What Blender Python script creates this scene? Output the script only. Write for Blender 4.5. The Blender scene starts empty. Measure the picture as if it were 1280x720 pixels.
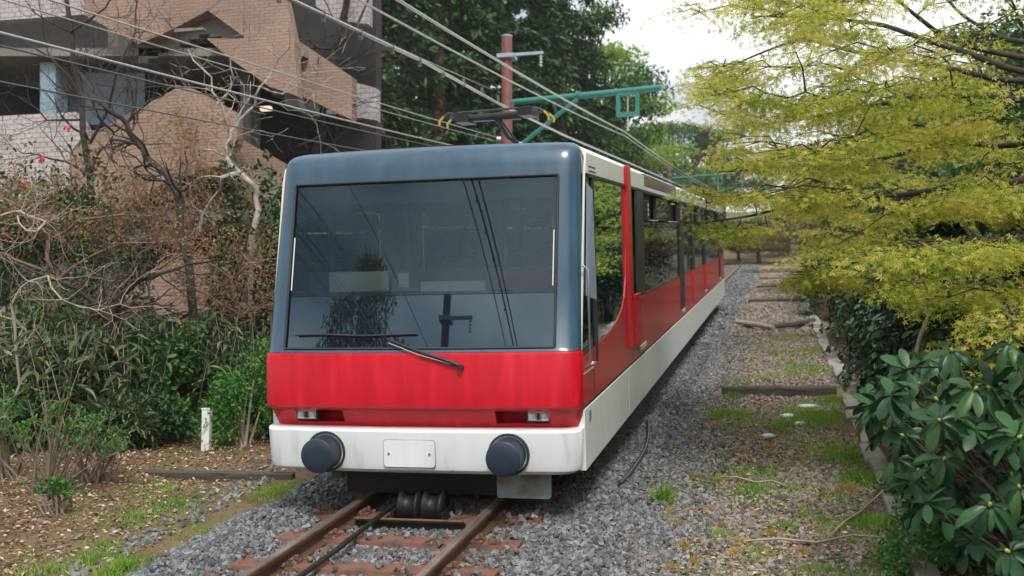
import bpy, bmesh, math, random
import numpy as np
from mathutils import Vector, Matrix
random.seed(7); rng = np.random.default_rng(7)
S = bpy.context.scene; COL = S.collection
TH = 0.1275                                     # slope of the track
CT, ST = math.cos(TH), math.sin(TH)
# ------------------------------------------------------------------ camera
FPX, YAW, PITCH = 1384.0, .2364, .0779
CAMP = Vector((2.652, -8.058, .9904))
cam = bpy.data.cameras.new('camera'); co = bpy.data.objects.new('camera', cam); COL.objects.link(co)
co.location = CAMP; co.rotation_euler = (math.pi/2 + PITCH, 0, YAW)
cam.sensor_width = 36; cam.lens = FPX/1280*36; cam.clip_end = 6000; cam.clip_start = .05
cam.dof.use_dof = True; cam.dof.focus_distance = 8.6; cam.dof.aperture_fstop = 2.4
S.camera = co
# ------------------------------------------------------------------ world, sun, exposure
SUN_EL, SUN_AZ = math.radians(50), math.radians(158)   # azimuth measured clockwise from +Y
w = bpy.data.worlds.new('World'); S.world = w; w.use_nodes = True
nt = w.node_tree; nt.nodes.clear()
def N(nt, t, **k):
    n = nt.nodes.new(t)
    for a, b in k.items(): setattr(n, a, b)
    return n
sky = N(nt, 'ShaderNodeTexSky', sky_type='NISHITA', sun_disc=False, sun_elevation=SUN_EL, sun_rotation=SUN_AZ)
sky.dust_density = 2.0
tc = N(nt, 'ShaderNodeTexCoord'); mp = N(nt, 'ShaderNodeMapping'); mp.inputs['Scale'].default_value = (1, 1, 2.2); mp.inputs['Location'].default_value = (1.67, 2.61, .7)
nz = N(nt, 'ShaderNodeTexNoise'); nz.inputs['Scale'].default_value = 1.8; nz.inputs['Detail'].default_value = 7; nz.inputs['Roughness'].default_value = .55
cr = N(nt, 'ShaderNodeValToRGB'); cr.color_ramp.elements[0].position = .33; cr.color_ramp.elements[1].position = .50
mx = N(nt, 'ShaderNodeMixRGB'); mx.inputs[2].default_value = (16.0, 16.1, 16.3, 1)
bg = N(nt, 'ShaderNodeBackground'); bg.inputs[1].default_value = .095
out = N(nt, 'ShaderNodeOutputWorld'); L = nt.links.new
L(tc.outputs['Generated'], mp.inputs[0]); L(mp.outputs[0], nz.inputs[0]); L(nz.outputs[0], cr.inputs[0]); L(cr.outputs[0], mx.inputs[0])
L(sky.outputs[0], mx.inputs[1]); L(mx.outputs[0], bg.inputs[0]); L(bg.outputs[0], out.inputs[0])
sun = bpy.data.lights.new('sun', 'SUN'); sun.energy = 4.0; sun.angle = math.radians(16); sun.color = (1, .95, .86)
so = bpy.data.objects.new('sun', sun); COL.objects.link(so)
sd = Vector((math.sin(SUN_AZ)*math.cos(SUN_EL), math.cos(SUN_AZ)*math.cos(SUN_EL), math.sin(SUN_EL)))
so.rotation_euler = sd.to_track_quat('Z', 'Y').to_euler(); so.location = sd*40
S.view_settings.view_transform = 'Standard'; S.view_settings.look = 'None'; S.view_settings.exposure = -0.14; S.view_settings.gamma = 1
S.cycles.max_bounces = 7; S.cycles.transparent_max_bounces = 12; S.cycles.use_denoising = True; S.cycles.volume_bounces = 0

# ------------------------------------------------------------------ projections used to measure the place
F_ = Vector((-math.sin(YAW)*math.cos(PITCH), math.cos(YAW)*math.cos(PITCH), math.sin(PITCH)))
R_ = Vector((math.cos(YAW), math.sin(YAW), 0)); U_ = R_.cross(F_)
def ray(px, py): return F_*FPX + R_*(px-640) + U_*(360-py)
def W(x, y, z=0): return Vector((x, y*CT - z*ST, y*ST + z*CT))        # track frame -> world
def LOC(p): return Vector((p.x, p.y*CT + p.z*ST, -p.y*ST + p.z*CT))   # world -> track frame
def at(px, py, ax, d):                          # pixel to world point on plane axis=d of the track frame
    n = {'x': Vector((1, 0, 0)), 'y': Vector((0, CT, ST)), 'z': Vector((0, -ST, CT))}[ax]
    D = ray(px, py); return CAMP + D*((d - n.dot(CAMP))/n.dot(D))
def atw(px, py, yw):                            # pixel to world point on the world plane y=yw
    D = ray(px, py); return CAMP + D*((yw - CAMP.y)/D.y)

# ------------------------------------------------------------------ materials
def newmat(name):
    m = bpy.data.materials.new(name); m.use_nodes = True; t = m.node_tree; t.nodes.clear()
    o = N(t, 'ShaderNodeOutputMaterial'); return m, t, o
def ramp(t, cols):
    r = N(t, 'ShaderNodeValToRGB'); e = r.color_ramp.elements
    while len(e) < len(cols): e.new(.5)
    for i, c in enumerate(cols):
        e[i].position = i/(len(cols)-1) if len(c) == 3 else c[3]; e[i].color = (*c[:3], 1)
    return r
def pbr(name, cols, scale=4, rough=.6, metal=0, bump=0, bscale=60, coat=0, island=False, stretch=(1, 1, 1), detail=6, coord='Object', spec=.5, rvar=0, lo=.3, hi=.7, obj=False):
    m, t, o = newmat(name); b = N(t, 'ShaderNodeBsdfPrincipled'); l = t.links.new
    b.inputs['Roughness'].default_value = rough; b.inputs['Metallic'].default_value = metal; b.inputs['Coat Weight'].default_value = coat
    b.inputs['Coat Roughness'].default_value = .12; b.inputs['Specular IOR Level'].default_value = spec
    tc = N(t, 'ShaderNodeTexCoord'); mp = N(t, 'ShaderNodeMapping'); mp.inputs['Scale'].default_value = stretch; l(tc.outputs[coord], mp.inputs[0])
    if len(cols) == 1: b.inputs['Base Color'].default_value = (*cols[0], 1)
    else:
        r = ramp(t, cols)
        if island: g = N(t, 'ShaderNodeNewGeometry'); l(g.outputs['Random Per Island'], r.inputs[0])
        elif obj: g = N(t, 'ShaderNodeObjectInfo'); l(g.outputs['Random'], r.inputs[0])
        else:
            n = N(t, 'ShaderNodeTexNoise'); n.inputs['Scale'].default_value = scale; n.inputs['Detail'].default_value = detail; l(mp.outputs[0], n.inputs[0])
            q = N(t, 'ShaderNodeMapRange'); q.inputs[1].default_value = lo; q.inputs[2].default_value = hi; l(n.outputs[0], q.inputs[0]); l(q.outputs[0], r.inputs[0])
            if rvar:
                q2 = N(t, 'ShaderNodeMapRange'); q2.inputs[1].default_value = lo; q2.inputs[2].default_value = hi
                q2.inputs[3].default_value = rough; q2.inputs[4].default_value = rough+rvar; l(n.outputs[0], q2.inputs[0]); l(q2.outputs[0], b.inputs['Roughness'])
        l(r.outputs[0], b.inputs['Base Color'])
    if bump:
        n2 = N(t, 'ShaderNodeTexNoise'); n2.inputs['Scale'].default_value = bscale; n2.inputs['Detail'].default_value = 4; l(mp.outputs[0], n2.inputs[0])
        bp = N(t, 'ShaderNodeBump'); bp.inputs['Strength'].default_value = bump; bp.inputs['Distance'].default_value = .02; l(n2.outputs[0], bp.inputs['Height']); l(bp.outputs[0], b.inputs['Normal'])
    l(b.outputs[0], o.inputs[0]); return m
def leafmat(name, cols, rough=.5, trans=.35, spec=.4, obj=False, clump=1.2):
    m, t, o = newmat(name); l = t.links.new
    r = ramp(t, cols)
    g = N(t, 'ShaderNodeObjectInfo' if obj else 'ShaderNodeNewGeometry')
    tc = N(t, 'ShaderNodeTexCoord'); n = N(t, 'ShaderNodeTexNoise'); n.inputs['Scale'].default_value = clump; n.inputs['Detail'].default_value = 3
    l(tc.outputs['Object'], n.inputs[0])
    a = N(t, 'ShaderNodeMath', operation='MULTIPLY_ADD'); a.inputs[1].default_value = .6
    q = N(t, 'ShaderNodeMapRange'); q.inputs[1].default_value = .35; q.inputs[2].default_value = .65; q.inputs[3].default_value = 0; q.inputs[4].default_value = .4
    l(n.outputs[0], q.inputs[0]); l(g.outputs['Random' if obj else 'Random Per Island'], a.inputs[0]); l(q.outputs[0], a.inputs[2]); l(a.outputs[0], r.inputs[0])
    b = N(t, 'ShaderNodeBsdfPrincipled'); b.inputs['Roughness'].default_value = rough; b.inputs['Specular IOR Level'].default_value = spec
    l(r.outputs[0], b.inputs['Base Color'])
    if trans:
        tr = N(t, 'ShaderNodeBsdfTranslucent'); l(r.outputs[0], tr.inputs[0]); ms = N(t, 'ShaderNodeMixShader'); ms.inputs[0].default_value = trans
        l(b.outputs[0], ms.inputs[1]); l(tr.outputs[0], ms.inputs[2]); l(ms.outputs[0], o.inputs[0])
    else: l(b.outputs[0], o.inputs[0])
    return m
def glassmat(name, tint, back=None, mixb=.0, ior=1.5, rough=.0):
    m, t, o = newmat(name); l = t.links.new
    tr = N(t, 'ShaderNodeBsdfTransparent'); tr.inputs[0].default_value = (*tint, 1)
    base = tr
    if back:
        d = N(t, 'ShaderNodeBsdfDiffuse'); d.inputs[0].default_value = (*back, 1); ms0 = N(t, 'ShaderNodeMixShader'); ms0.inputs[0].default_value = mixb
        l(tr.outputs[0], ms0.inputs[1]); l(d.outputs[0], ms0.inputs[2]); base = ms0
    gl = N(t, 'ShaderNodeBsdfGlossy'); gl.inputs['Roughness'].default_value = rough; gl.inputs['Color'].default_value = (.66, .88, 1, 1)
    fr = N(t, 'ShaderNodeFresnel'); fr.inputs[0].default_value = ior; ms = N(t, 'ShaderNodeMixShader')
    l(fr.outputs[0], ms.inputs[0]); l(base.outputs[0], ms.inputs[1]); l(gl.outputs[0], ms.inputs[2]); l(ms.outputs[0], o.inputs[0])
    return m
def emis(name, c, s):
    m, t, o = newmat(name); e = N(t, 'ShaderNodeEmission'); e.inputs[0].default_value = (*c, 1); e.inputs[1].default_value = s; t.links.new(e.outputs[0], o.inputs[0]); return m

M = {}
M['red'] = pbr('train_red_paint', [(.47, .002, .014), (.56, .003, .018), (.66, .03, .04, 1.0)], scale=3.2, rough=.38, coat=.15, spec=.3, stretch=(3.5, 3.5, .45), lo=.38, hi=.8, rvar=.15)
M['sidered'] = pbr('train_side_red', [(.44, .006, .014), (.54, .012, .022)], scale=2, rough=.35, coat=.25, bump=.02, bscale=3)
M['white'] = pbr('train_white_paint', [(.76, .82, .84), (.72, .77, .79), (.44, .45, .41, 1.0)], scale=2.6, rough=.4, coat=.15, stretch=(4, 4, .6), lo=.35, hi=.85)
M['blue'] = pbr('train_blue_grey_paint', [(.018, .055, .098), (.03, .082, .14)], scale=2.5, rough=.38, coat=.3, stretch=(4, 4, .5), rvar=.12)
M['black'] = pbr('black_rubber', [(.018, .02, .024), (.03, .032, .036)], rough=.55, bump=.05)
M['gloss'] = pbr('black_gloss_panel', [(.006, .012, .022)], rough=.04, coat=.6)
M['buffer'] = pbr('buffer_rubber', [(.012, .026, .045), (.02, .036, .056)], rough=.5, bump=.04)
M['cream'] = pbr('cream_edge_trim', [(.62, .60, .54)], rough=.4)
M['steel'] = pbr('brushed_steel', [(.42, .43, .45), (.55, .56, .58)], rough=.35, metal=.9)
M['rail'] = pbr('rail_steel', [(.10, .055, .035), (.16, .085, .05), (.07, .05, .045)], scale=12, rough=.55, metal=.4, bump=.1)
M['railtop'] = pbr('worn_rail_head', [(.42, .39, .37), (.24, .17, .14)], scale=6, rough=.3, metal=.7, stretch=(8, .6, 1))
M['rust'] = pbr('rusty_sleeper', [(.12, .058, .042), (.18, .082, .055), (.06, .038, .032)], scale=5, rough=.85, bump=.3, bscale=50)
M['dark'] = pbr('dark_greasy_metal', [(.008, .008, .009), (.02, .018, .017)], rough=.5, metal=.3)
M['rope'] = pbr('greased_wire_rope', [(.02, .02, .022), (.04, .04, .042)], scale=40, rough=.45, metal=.5)
M['guard'] = pbr('grey_guard_plate', [(.16, .22, .24), (.22, .28, .29), (.15, .11, .07)], scale=4, rough=.55)
M['interior'] = pbr('cab_interior_cream', [(.45, .43, .38)], rough=.7)
M['interiordark'] = pbr('cab_interior_dark', [(.05, .06, .07)], rough=.7)
M['paper'] = pbr('pale_card', [(.7, .66, .58)], rough=.8)
M['seatc'] = pbr('seat_cloth', [(.35, .10, .09)], rough=.9)
M['screen'] = glassmat('windscreen_glass', (.60, .72, .76), (.12, .22, .27), .035, ior=1.7)
M['glossfront'] = glassmat('dark_band_glass', (.02, .03, .04), (.004, .010, .018), .97, ior=2.1)
M['side'] = glassmat('side_window_glass', (.05, .06, .055), ior=1.45)
M['vent'] = glassmat('open_window_painted_reflection', (.5, .6, .7), (.5, .65, .85), .5, ior=1.6)  # blue reflection of the tilted pane mixed in as diffuse colour
M['lens'] = pbr('headlight_lens', [(.85, .87, .9)], rough=.2, metal=.6)
M['polebrown'] = pbr('brown_pole_paint', [(.16, .055, .045), (.21, .08, .07)], scale=8, rough=.6)
M['green'] = pbr('green_arm_paint', [(.010, .13, .105), (.02, .17, .13)], rough=.45)
M['galv'] = pbr('galvanised_bracket', [(.26, .33, .39), (.34, .40, .45)], rough=.5, metal=.3)
M['ins'] = pbr('white_porcelain', [(.72, .74, .76)], rough=.2)
M['wire'] = pbr('pale_overhead_wire', [(.30, .29, .28), (.48, .46, .45)], scale=30, rough=.4, metal=.5)
M['wiredark'] = pbr('dark_overhead_wire', [(.12, .11, .11)], rough=.5, metal=.3)
M['yellow'] = pbr('yellow_horn', [(.38, .26, .02)], rough=.4)
M['conc'] = pbr('old_concrete', [(.20, .20, .18), (.33, .32, .30), (.10, .11, .08)], scale=5, rough=.9, bump=.3)
M['timber'] = pbr('weathered_timber', [(.05, .043, .037), (.085, .073, .06), (.025, .022, .02)], scale=4, rough=.9, bump=.4, bscale=40, stretch=(1, 6, 6))
M['branchpale'] = pbr('pale_deadwood', [(.30, .25, .19), (.40, .34, .27)], scale=9, rough=.85, bump=.2)
M['twigbrown'] = pbr('brown_grey_twigs', [(.13, .10, .075), (.22, .18, .14)], scale=9, rough=.85)
M['bark'] = pbr('dark_bark', [(.028, .022, .02), (.055, .043, .036)], scale=9, rough=.9, bump=.4, bscale=30)
M['barkpale'] = pbr('pale_lichened_bark', [(.22, .20, .17), (.42, .40, .36), (.12, .10, .08)], scale=6, rough=.9, bump=.4, bscale=30)
M['barkred'] = pbr('reddish_twigs', [(.16, .085, .065), (.26, .16, .12)], scale=9, rough=.85)
M['barkcedar'] = pbr('cedar_bark', [(.10, .05, .035), (.15, .085, .06)], scale=5, rough=.95, bump=.5, stretch=(4, 4, .5))
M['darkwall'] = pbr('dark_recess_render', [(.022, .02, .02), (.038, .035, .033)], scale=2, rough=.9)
M['slab'] = pbr('slab_concrete', [(.16, .155, .15), (.22, .21, .20)], scale=2, rough=.9)
M['hose'] = pbr('black_hose', [(.03, .033, .04)], rough=.4)
M['post'] = pbr('white_post', [(.75, .76, .76), (.6, .6, .57)], scale=8, rough=.6)
M['redflower'] = pbr('camellia_red', [(.55, .01, .03), (.7, .03, .05)], rough=.6, island=True)
M['bud'] = pbr('yellow_bud', [(.62, .48, .05), (.5, .5, .08)], rough=.5, island=True)
M['stone'] = pbr('ballast_stones', [(.06, .064, .072), (.10, .108, .118), (.15, .162, .178), (.24, .255, .275), (.13, .11, .10)], rough=.85, island=True)
M['stoned'] = pbr('path_stones', [(.07, .062, .06), (.13, .115, .11), (.21, .18, .165), (.34, .31, .29), (.32, .21, .14)], rough=.9, island=True)
M['stoner'] = pbr('rust_stained_stones', [(.07, .04, .03), (.13, .07, .045), (.20, .12, .08), (.10, .08, .07)], rough=.9, island=True)
M['litter'] = pbr('leaf_litter', [(.12, .065, .04), (.26, .16, .10), (.42, .30, .20), (.58, .46, .34), (.24, .10, .06), (.09, .055, .04)], rough=.9, island=True)
M['grass'] = leafmat('green_grass', [(.08, .19, .025), (.15, .32, .04), (.27, .40, .07), (.42, .40, .12)], rough=.7)
M['moss'] = leafmat('dry_moss', [(.24, .22, .06), (.40, .32, .09), (.58, .36, .12), (.66, .42, .16)], rough=.9)
M['maple'] = leafmat('maple_leaves', [(.07, .15, .015), (.19, .32, .028), (.38, .45, .045), (.62, .58, .085), (.80, .72, .22), (.76, .46, .13)], rough=.55, trans=.58, clump=1.8)
M['mapler'] = leafmat('red_maple_leaves', [(.26, .10, .075), (.42, .20, .12), (.34, .26, .09), (.13, .16, .05)], rough=.55, trans=.4)
M['rhodo'] = leafmat('rhododendron_leaves', [(.006, .028, .011), (.013, .052, .020), (.030, .095, .032), (.065, .155, .045)], rough=.4, trans=.1, spec=.3)
M['rhodoobj'] = leafmat('rhododendron_single_leaves', [(.006, .030, .013), (.013, .055, .022), (.028, .09, .033), (.055, .13, .04), (.12, .15, .04)], rough=.38, trans=.1, spec=.32, obj=True)
M['smallgreen'] = leafmat('bright_small_leaves', [(.03, .12, .02), (.07, .22, .035), (.15, .32, .06)], rough=.45)
M['sasa'] = leafmat('dwarf_bamboo_leaves', [(.016, .042, .016), (.035, .075, .028), (.08, .13, .05), (.17, .20, .10), (.36, .30, .18)], rough=.45, trans=.2)
M['darkgreen'] = leafmat('dark_evergreen_leaves', [(.012, .045, .014), (.03, .09, .025), (.07, .15, .045)], rough=.45, trans=.15)
M['rustleaf'] = leafmat('rust_brown_leaves', [(.20, .085, .06), (.32, .16, .10), (.40, .24, .13), (.14, .18, .06), (.08, .13, .04)], rough=.7)
M['cedar'] = leafmat('cedar_needles', [(.008, .030, .012), (.02, .06, .02), (.045, .11, .035), (.09, .18, .05)], rough=.6, trans=.15, clump=.5)
M['lime'] = leafmat('lime_spring_leaves', [(.16, .28, .04), (.28, .42, .07), (.45, .56, .13)], rough=.55, trans=.5, clump=.5)
M['midgreen'] = leafmat('mid_green_leaves', [(.025, .08, .02), (.06, .15, .035), (.13, .25, .06)], rough=.55, trans=.3, clump=.5)
M['mountain'] = pbr('wooded_mountain', [(.03, .06, .025), (.05, .08, .035)], scale=.02, rough=1)
# brick tile cladding
def brickmat(name, c1, c2, mort, sx=.235, sy=.072):
    m, t, o = newmat(name); l = t.links.new
    tc = N(t, 'ShaderNodeTexCoord'); mp = N(t, 'ShaderNodeMapping'); mp.inputs['Rotation'].default_value = (math.pi/2, 0, 0); l(tc.outputs['Object'], mp.inputs[0])
    b = N(t, 'ShaderNodeTexBrick'); b.inputs['Scale'].default_value = 1; b.inputs['Brick Width'].default_value = sx; b.inputs['Row Height'].default_value = sy
    b.inputs['Mortar Size'].default_value = .007; b.inputs['Color1'].default_value = (*c1, 1); b.inputs['Color2'].default_value = (*c2, 1); b.inputs['Mortar'].default_value = (*mort, 1)
    n = N(t, 'ShaderNodeTexNoise'); n.inputs['Scale'].default_value = 1.1; n.inputs['Detail'].default_value = 6; l(tc.outputs['Object'], n.inputs[0])
    mixc = N(t, 'ShaderNodeMixRGB', blend_type='MULTIPLY'); mixc.inputs[0].default_value = .6; r = ramp(t, [(.55, .52, .5, .3), (1.05, 1.03, 1, .7)]); l(n.outputs[0], r.inputs[0])
    l(mp.outputs[0], b.inputs[0]); l(b.outputs[0], mixc.inputs[1]); l(r.outputs[0], mixc.inputs[2])
    p = N(t, 'ShaderNodeBsdfPrincipled'); p.inputs['Roughness'].default_value = .75; l(mixc.outputs[0], p.inputs['Base Color'])
    bp = N(t, 'ShaderNodeBump'); bp.inputs['Strength'].default_value = .5; bp.inputs['Distance'].default_value = .01; bp.invert = True; l(b.outputs['Fac'], bp.inputs['Height']); l(bp.outputs[0], p.inputs['Normal'])
    l(p.outputs[0], o.inputs[0]); return m
M['brick'] = brickmat('brown_brick_tile', (.29, .195, .155), (.335, .23, .185), (.20, .135, .11), .19, .057)
M['whitetile'] = brickmat('white_wall_tile', (.42, .40, .42), (.50, .47, .49), (.22, .21, .22), .16, .09)
M['bglass'] = pbr('building_window_glass', [(.03, .055, .085)], rough=.08, coat=.5)
M['bblue'] = pbr('blue_grey_column', [(.19, .27, .33)], rough=.5)
M['tube'] = emis('lit_tube', (1, .97, .95), 2.2)
M['warm'] = emis('lit_warm_lamp', (1, .8, .55), 1.2)

# ground material: soil, litter, moss
def groundmat(name, cols, scale, bump=.5):
    m, t, o = newmat(name); l = t.links.new
    tc = N(t, 'ShaderNodeTexCoord'); n = N(t, 'ShaderNodeTexNoise'); n.inputs['Scale'].default_value = scale; n.inputs['Detail'].default_value = 9; n.inputs['Roughness'].default_value = .7
    v = N(t, 'ShaderNodeTexVoronoi'); v.inputs['Scale'].default_value = 26; l(tc.outputs['Object'], n.inputs[0]); l(tc.outputs['Object'], v.inputs[0])
    q = N(t, 'ShaderNodeMapRange'); q.inputs[1].default_value = .3; q.inputs[2].default_value = .7; l(n.outputs[0], q.inputs[0])
    r = ramp(t, cols); l(q.outputs[0], r.inputs[0])
    mc = N(t, 'ShaderNodeMixRGB', blend_type='MULTIPLY'); mc.inputs[0].default_value = .5; r2 = ramp(t, [(.4, .4, .4), (1.1, 1.1, 1.1)]); l(v.outputs['Color'], r2.inputs[0]); l(r.outputs[0], mc.inputs[1]); l(r2.outputs[0], mc.inputs[2])
    p = N(t, 'ShaderNodeBsdfPrincipled'); p.inputs['Roughness'].default_value = .95; p.inputs['Specular IOR Level'].default_value = .2; l(mc.outputs[0], p.inputs['Base Color'])
    bp = N(t, 'ShaderNodeBump'); bp.inputs['Strength'].default_value = bump; bp.inputs['Distance'].default_value = .03; l(v.outputs['Distance'], bp.inputs['Height']); l(bp.outputs[0], p.inputs['Normal'])
    l(p.outputs[0], o.inputs[0]); return m
M['soil'] = groundmat('leafy_soil', [(.05, .035, .025), (.12, .08, .05), (.19, .13, .08), (.13, .13, .05), (.09, .12, .035)], 1.3)
M['ballast'] = groundmat('ballast_bed', [(.08, .085, .095), (.17, .175, .185), (.25, .26, .27)], 7)
M['path'] = groundmat('gravel_path', [(.12, .10, .09), (.21, .17, .145), (.30, .23, .175), (.20, .21, .09), (.32, .24, .16)], 2.2)

# ------------------------------------------------------------------ object helpers
WM = {}
def tag(o, label=None, cat=None, group=None, kind=None):
    if label: o['label'] = label
    if cat: o['category'] = cat
    if group: o['group'] = group
    if kind: o['kind'] = kind
    return o
def thing(name, label, cat, mat=None, group=None):
    o = bpy.data.objects.new(name, None); COL.objects.link(o); o.empty_display_size = .2
    mat = mat or Matrix.Identity(4); o.matrix_world = mat; WM[o.name] = mat.copy()
    return tag(o, label, cat, group)
def T(p): return Matrix.Translation(Vector(p))
def link(name, me, mats=None, parent=None, world=True, kind=None, label=None):
    o = bpy.data.objects.new(name, me); COL.objects.link(o)
    if mats is not None:
        for m in (mats if isinstance(mats, (list, tuple)) else [mats]): me.materials.append(m)
    if parent is not None:
        o.parent = parent
        if world and parent.name in WM: me.transform(WM[parent.name].inverted())
    if kind: o['kind'] = kind
    if label: o['label'] = label
    return o
def rawmesh(name, V, F, smooth=False, midx=None):
    V = np.asarray(V, np.float32); me = bpy.data.meshes.new(name)
    if isinstance(F, np.ndarray):
        k = F.shape[1]; n = len(F); me.vertices.add(len(V)); me.vertices.foreach_set('co', V.ravel())
        me.loops.add(n*k); me.loops.foreach_set('vertex_index', F.ravel().astype(np.int32))
        me.polygons.add(n); me.polygons.foreach_set('loop_start', np.arange(0, n*k, k, dtype=np.int32)); me.polygons.foreach_set('loop_total', np.full(n, k, np.int32))
        me.polygons.foreach_set('use_smooth', np.full(n, smooth)); me.update(calc_edges=True)
    else:
        me.from_pydata([tuple(map(float, v)) for v in V], [], F); me.update()
        if smooth: me.polygons.foreach_set('use_smooth', [True]*len(me.polygons))
    if midx is not None: me.polygons.foreach_set('material_index', midx)
    return me
class MB:
    def __init__(s): s.v = []; s.f = []; s.sm = []
    def add(s, V, F, smooth=False):
        n = len(s.v); s.v += [tuple(v) for v in V]; s.f += [tuple(i+n for i in f) for f in F]; s.sm += [smooth]*len(F); return s
    def box(s, lo, hi, X=None):
        x0, y0, z0 = lo; x1, y1, z1 = hi
        V = [(x0, y0, z0), (x1, y0, z0), (x1, y1, z0), (x0, y1, z0), (x0, y0, z1), (x1, y0, z1), (x1, y1, z1), (x0, y1, z1)]
        if X: V = [X(*v) for v in V]
        return s.add(V, [(0, 3, 2, 1), (4, 5, 6, 7), (0, 1, 5, 4), (1, 2, 6, 5), (2, 3, 7, 6), (3, 0, 4, 7)])
    def prism(s, P, Q):                        # two matching rings
        n = len(P); s.add(list(P)+list(Q), [tuple(range(n))[::-1], tuple(range(n, 2*n))]+[(i, (i+1) % n, n+(i+1) % n, n+i) for i in range(n)]); return s
    def tube(s, pts, rad, n=6, caps=True, smooth=True):
        pts = [Vector(p) for p in pts]; k = len(pts)
        if not hasattr(rad, '__len__'): rad = [rad]*k
        V = []; up = None
        for i, p in enumerate(pts):
            d = (pts[min(i+1, k-1)]-pts[max(i-1, 0)]);
            if d.length < 1e-9: d = Vector((0, 0, 1))
            d.normalize()
            if up is None: up = Vector((0, 0, 1)) if abs(d.z) < .9 else Vector((1, 0, 0))
            a = d.cross(up)
            if a.length < 1e-4: a = d.orthogonal()
            a.normalize(); b = a.cross(d); up = b
            for j in range(n):
                t = 2*math.pi*j/n; V.append(p+(a*math.cos(t)+b*math.sin(t))*rad[i])
        F = [(i*n+j, i*n+(j+1) % n, (i+1)*n+(j+1) % n, (i+1)*n+j) for i in range(k-1) for j in range(n)]
        s.add(V, F, smooth)
        if caps: s.add(V[:n], [tuple(range(n))]); s.add(V[-n:], [tuple(range(n))[::-1]])
        return s
    def build(s, name, mat, parent=None, world=False, bevel=0, kind=None, label=None):
        me = bpy.data.meshes.new(name); me.from_pydata([tuple(map(float, v)) for v in s.v], [], s.f); me.update()
        me.polygons.foreach_set('use_smooth', s.sm)
        o = link(name, me, mat, parent, world, kind, label)
        if bevel:
            b = o.modifiers.new('bevel', 'BEVEL'); b.width = bevel; b.segments = 2; b.limit_method = 'ANGLE'; b.angle_limit = math.radians(40)
        return o
def inst(name, me, mat4, parent=None, label=None, kind=None):       # an object sharing mesh data, placed in world space
    o = bpy.data.objects.new(name, me); COL.objects.link(o)
    if parent is not None:
        o.parent = parent; o.matrix_local = WM[parent.name].inverted() @ mat4 if parent.name in WM else mat4
    else: o.matrix_world = mat4
    if label: o['label'] = label
    if kind: o['kind'] = kind
    return o
def rots_from(dirs, twist, up=(0, 0, 1)):       # matrices whose Y axis runs along dirs, Z roughly up
    d = dirs/np.linalg.norm(dirs, axis=1, keepdims=True); u = np.tile(np.array(up, float), (len(d), 1))
    u = np.where(np.abs((d*u).sum(1, keepdims=True)) > .97, np.array([1., 0, 0]), u)
    x = np.cross(d, u); x /= np.linalg.norm(x, axis=1, keepdims=True); z = np.cross(x, d)
    c, s_ = np.cos(twist)[:, None], np.sin(twist)[:, None]
    return np.stack([x*c+z*s_, d, -x*s_+z*c], axis=2)
def scatter(name, tv, tf, pos, R, sc, smooth=False):
    tv = np.array(tv, float); tf = np.array(tf); n = len(pos)
    sc = np.asarray(sc, float);
    if sc.ndim == 1: sc = np.stack([sc]*3, 1)
    V = np.einsum('nij,nkj->nki', R, tv[None]*sc[:, None])+pos[:, None]
    Fa = tf[None]+(np.arange(n)*len(tv))[:, None, None]
    return rawmesh(name, V.reshape(-1, 3), Fa.reshape(-1, tf.shape[1]), smooth)
def rand_rot(n):
    q = rng.normal(size=(n, 4)); q /= np.linalg.norm(q, axis=1, keepdims=True); a, b, c, d = q.T
    return np.stack([np.stack([1-2*(c*c+d*d), 2*(b*c-a*d), 2*(b*d+a*c)], 1), np.stack([2*(b*c+a*d), 1-2*(b*b+d*d), 2*(c*d-a*b)], 1), np.stack([2*(b*d-a*c), 2*(c*d+a*b), 1-2*(b*b+c*c)], 1)], 1)
def unit(n):
    v = rng.normal(size=(n, 3)); return v/np.linalg.norm(v, axis=1, keepdims=True)
# leaf templates (unit length along +Y)
LANCE_V = [(0, 0, 0), (.13, .35, .03), (0, .4, -.02), (-.13, .35, .03), (.09, .7, .0), (0, .72, -.05), (-.09, .7, .0), (0, 1, -.14)]
LANCE_F = [(0, 1, 2), (0, 2, 3), (1, 4, 5), (1, 5, 2), (2, 5, 6), (2, 6, 3), (4, 7, 5), (5, 7, 6)]
OVAL_V = [(0, 0, 0), (.17, .25, .035), (0, .25, 0), (-.17, .25, .035), (.23, .58, .03), (0, .58, -.01), (-.23, .58, .03), (.16, .85, -.01), (0, .86, -.04), (-.16, .85, -.01), (0, 1, -.08)]
OVAL_F = [(0, 1, 2), (0, 2, 3), (1, 4, 5), (1, 5, 2), (2, 5, 6), (2, 6, 3), (4, 7, 8), (4, 8, 5), (5, 8, 9), (5, 9, 6), (7, 10, 8), (8, 10, 9)]
BLADE_V = [(-.05, 0, 0), (.05, 0, 0), (.035, .6, .04), (-.035, .6, .04), (.004, 1, -.06), (-.004, 1, -.06)]
BLADE_F = [(0, 1, 2, 3), (3, 2, 4, 5)]
SIMPLE_V = [(0, 0, 0), (.26, .5, .06), (0, 1, -.05), (-.26, .5, .06)]
SIMPLE_F = [(0, 1, 2), (0, 2, 3)]
mv = [(0, .12, 0)]; mf = []
for a, ln in ((-112, .55), (-58, .85), (0, 1.0), (58, .85), (112, .55)):
    r_ = math.radians(a)
    for da, l_ in ((-16, .5), (0, 1), (16, .5)):
        mv.append((math.sin(r_+math.radians(da))*ln*l_*.62, .12+math.cos(r_+math.radians(da))*ln*l_*.62, -.09*l_*ln))
for i in range(5): mf.append((0, 1+3*i+2, 1+3*i+1, 1+3*i))
MAPLE_V, MAPLE_F = mv, [(a, b, c) for a, b, c, _ in mf]+[(a, c, d) for a, _, c, d in mf]
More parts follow.
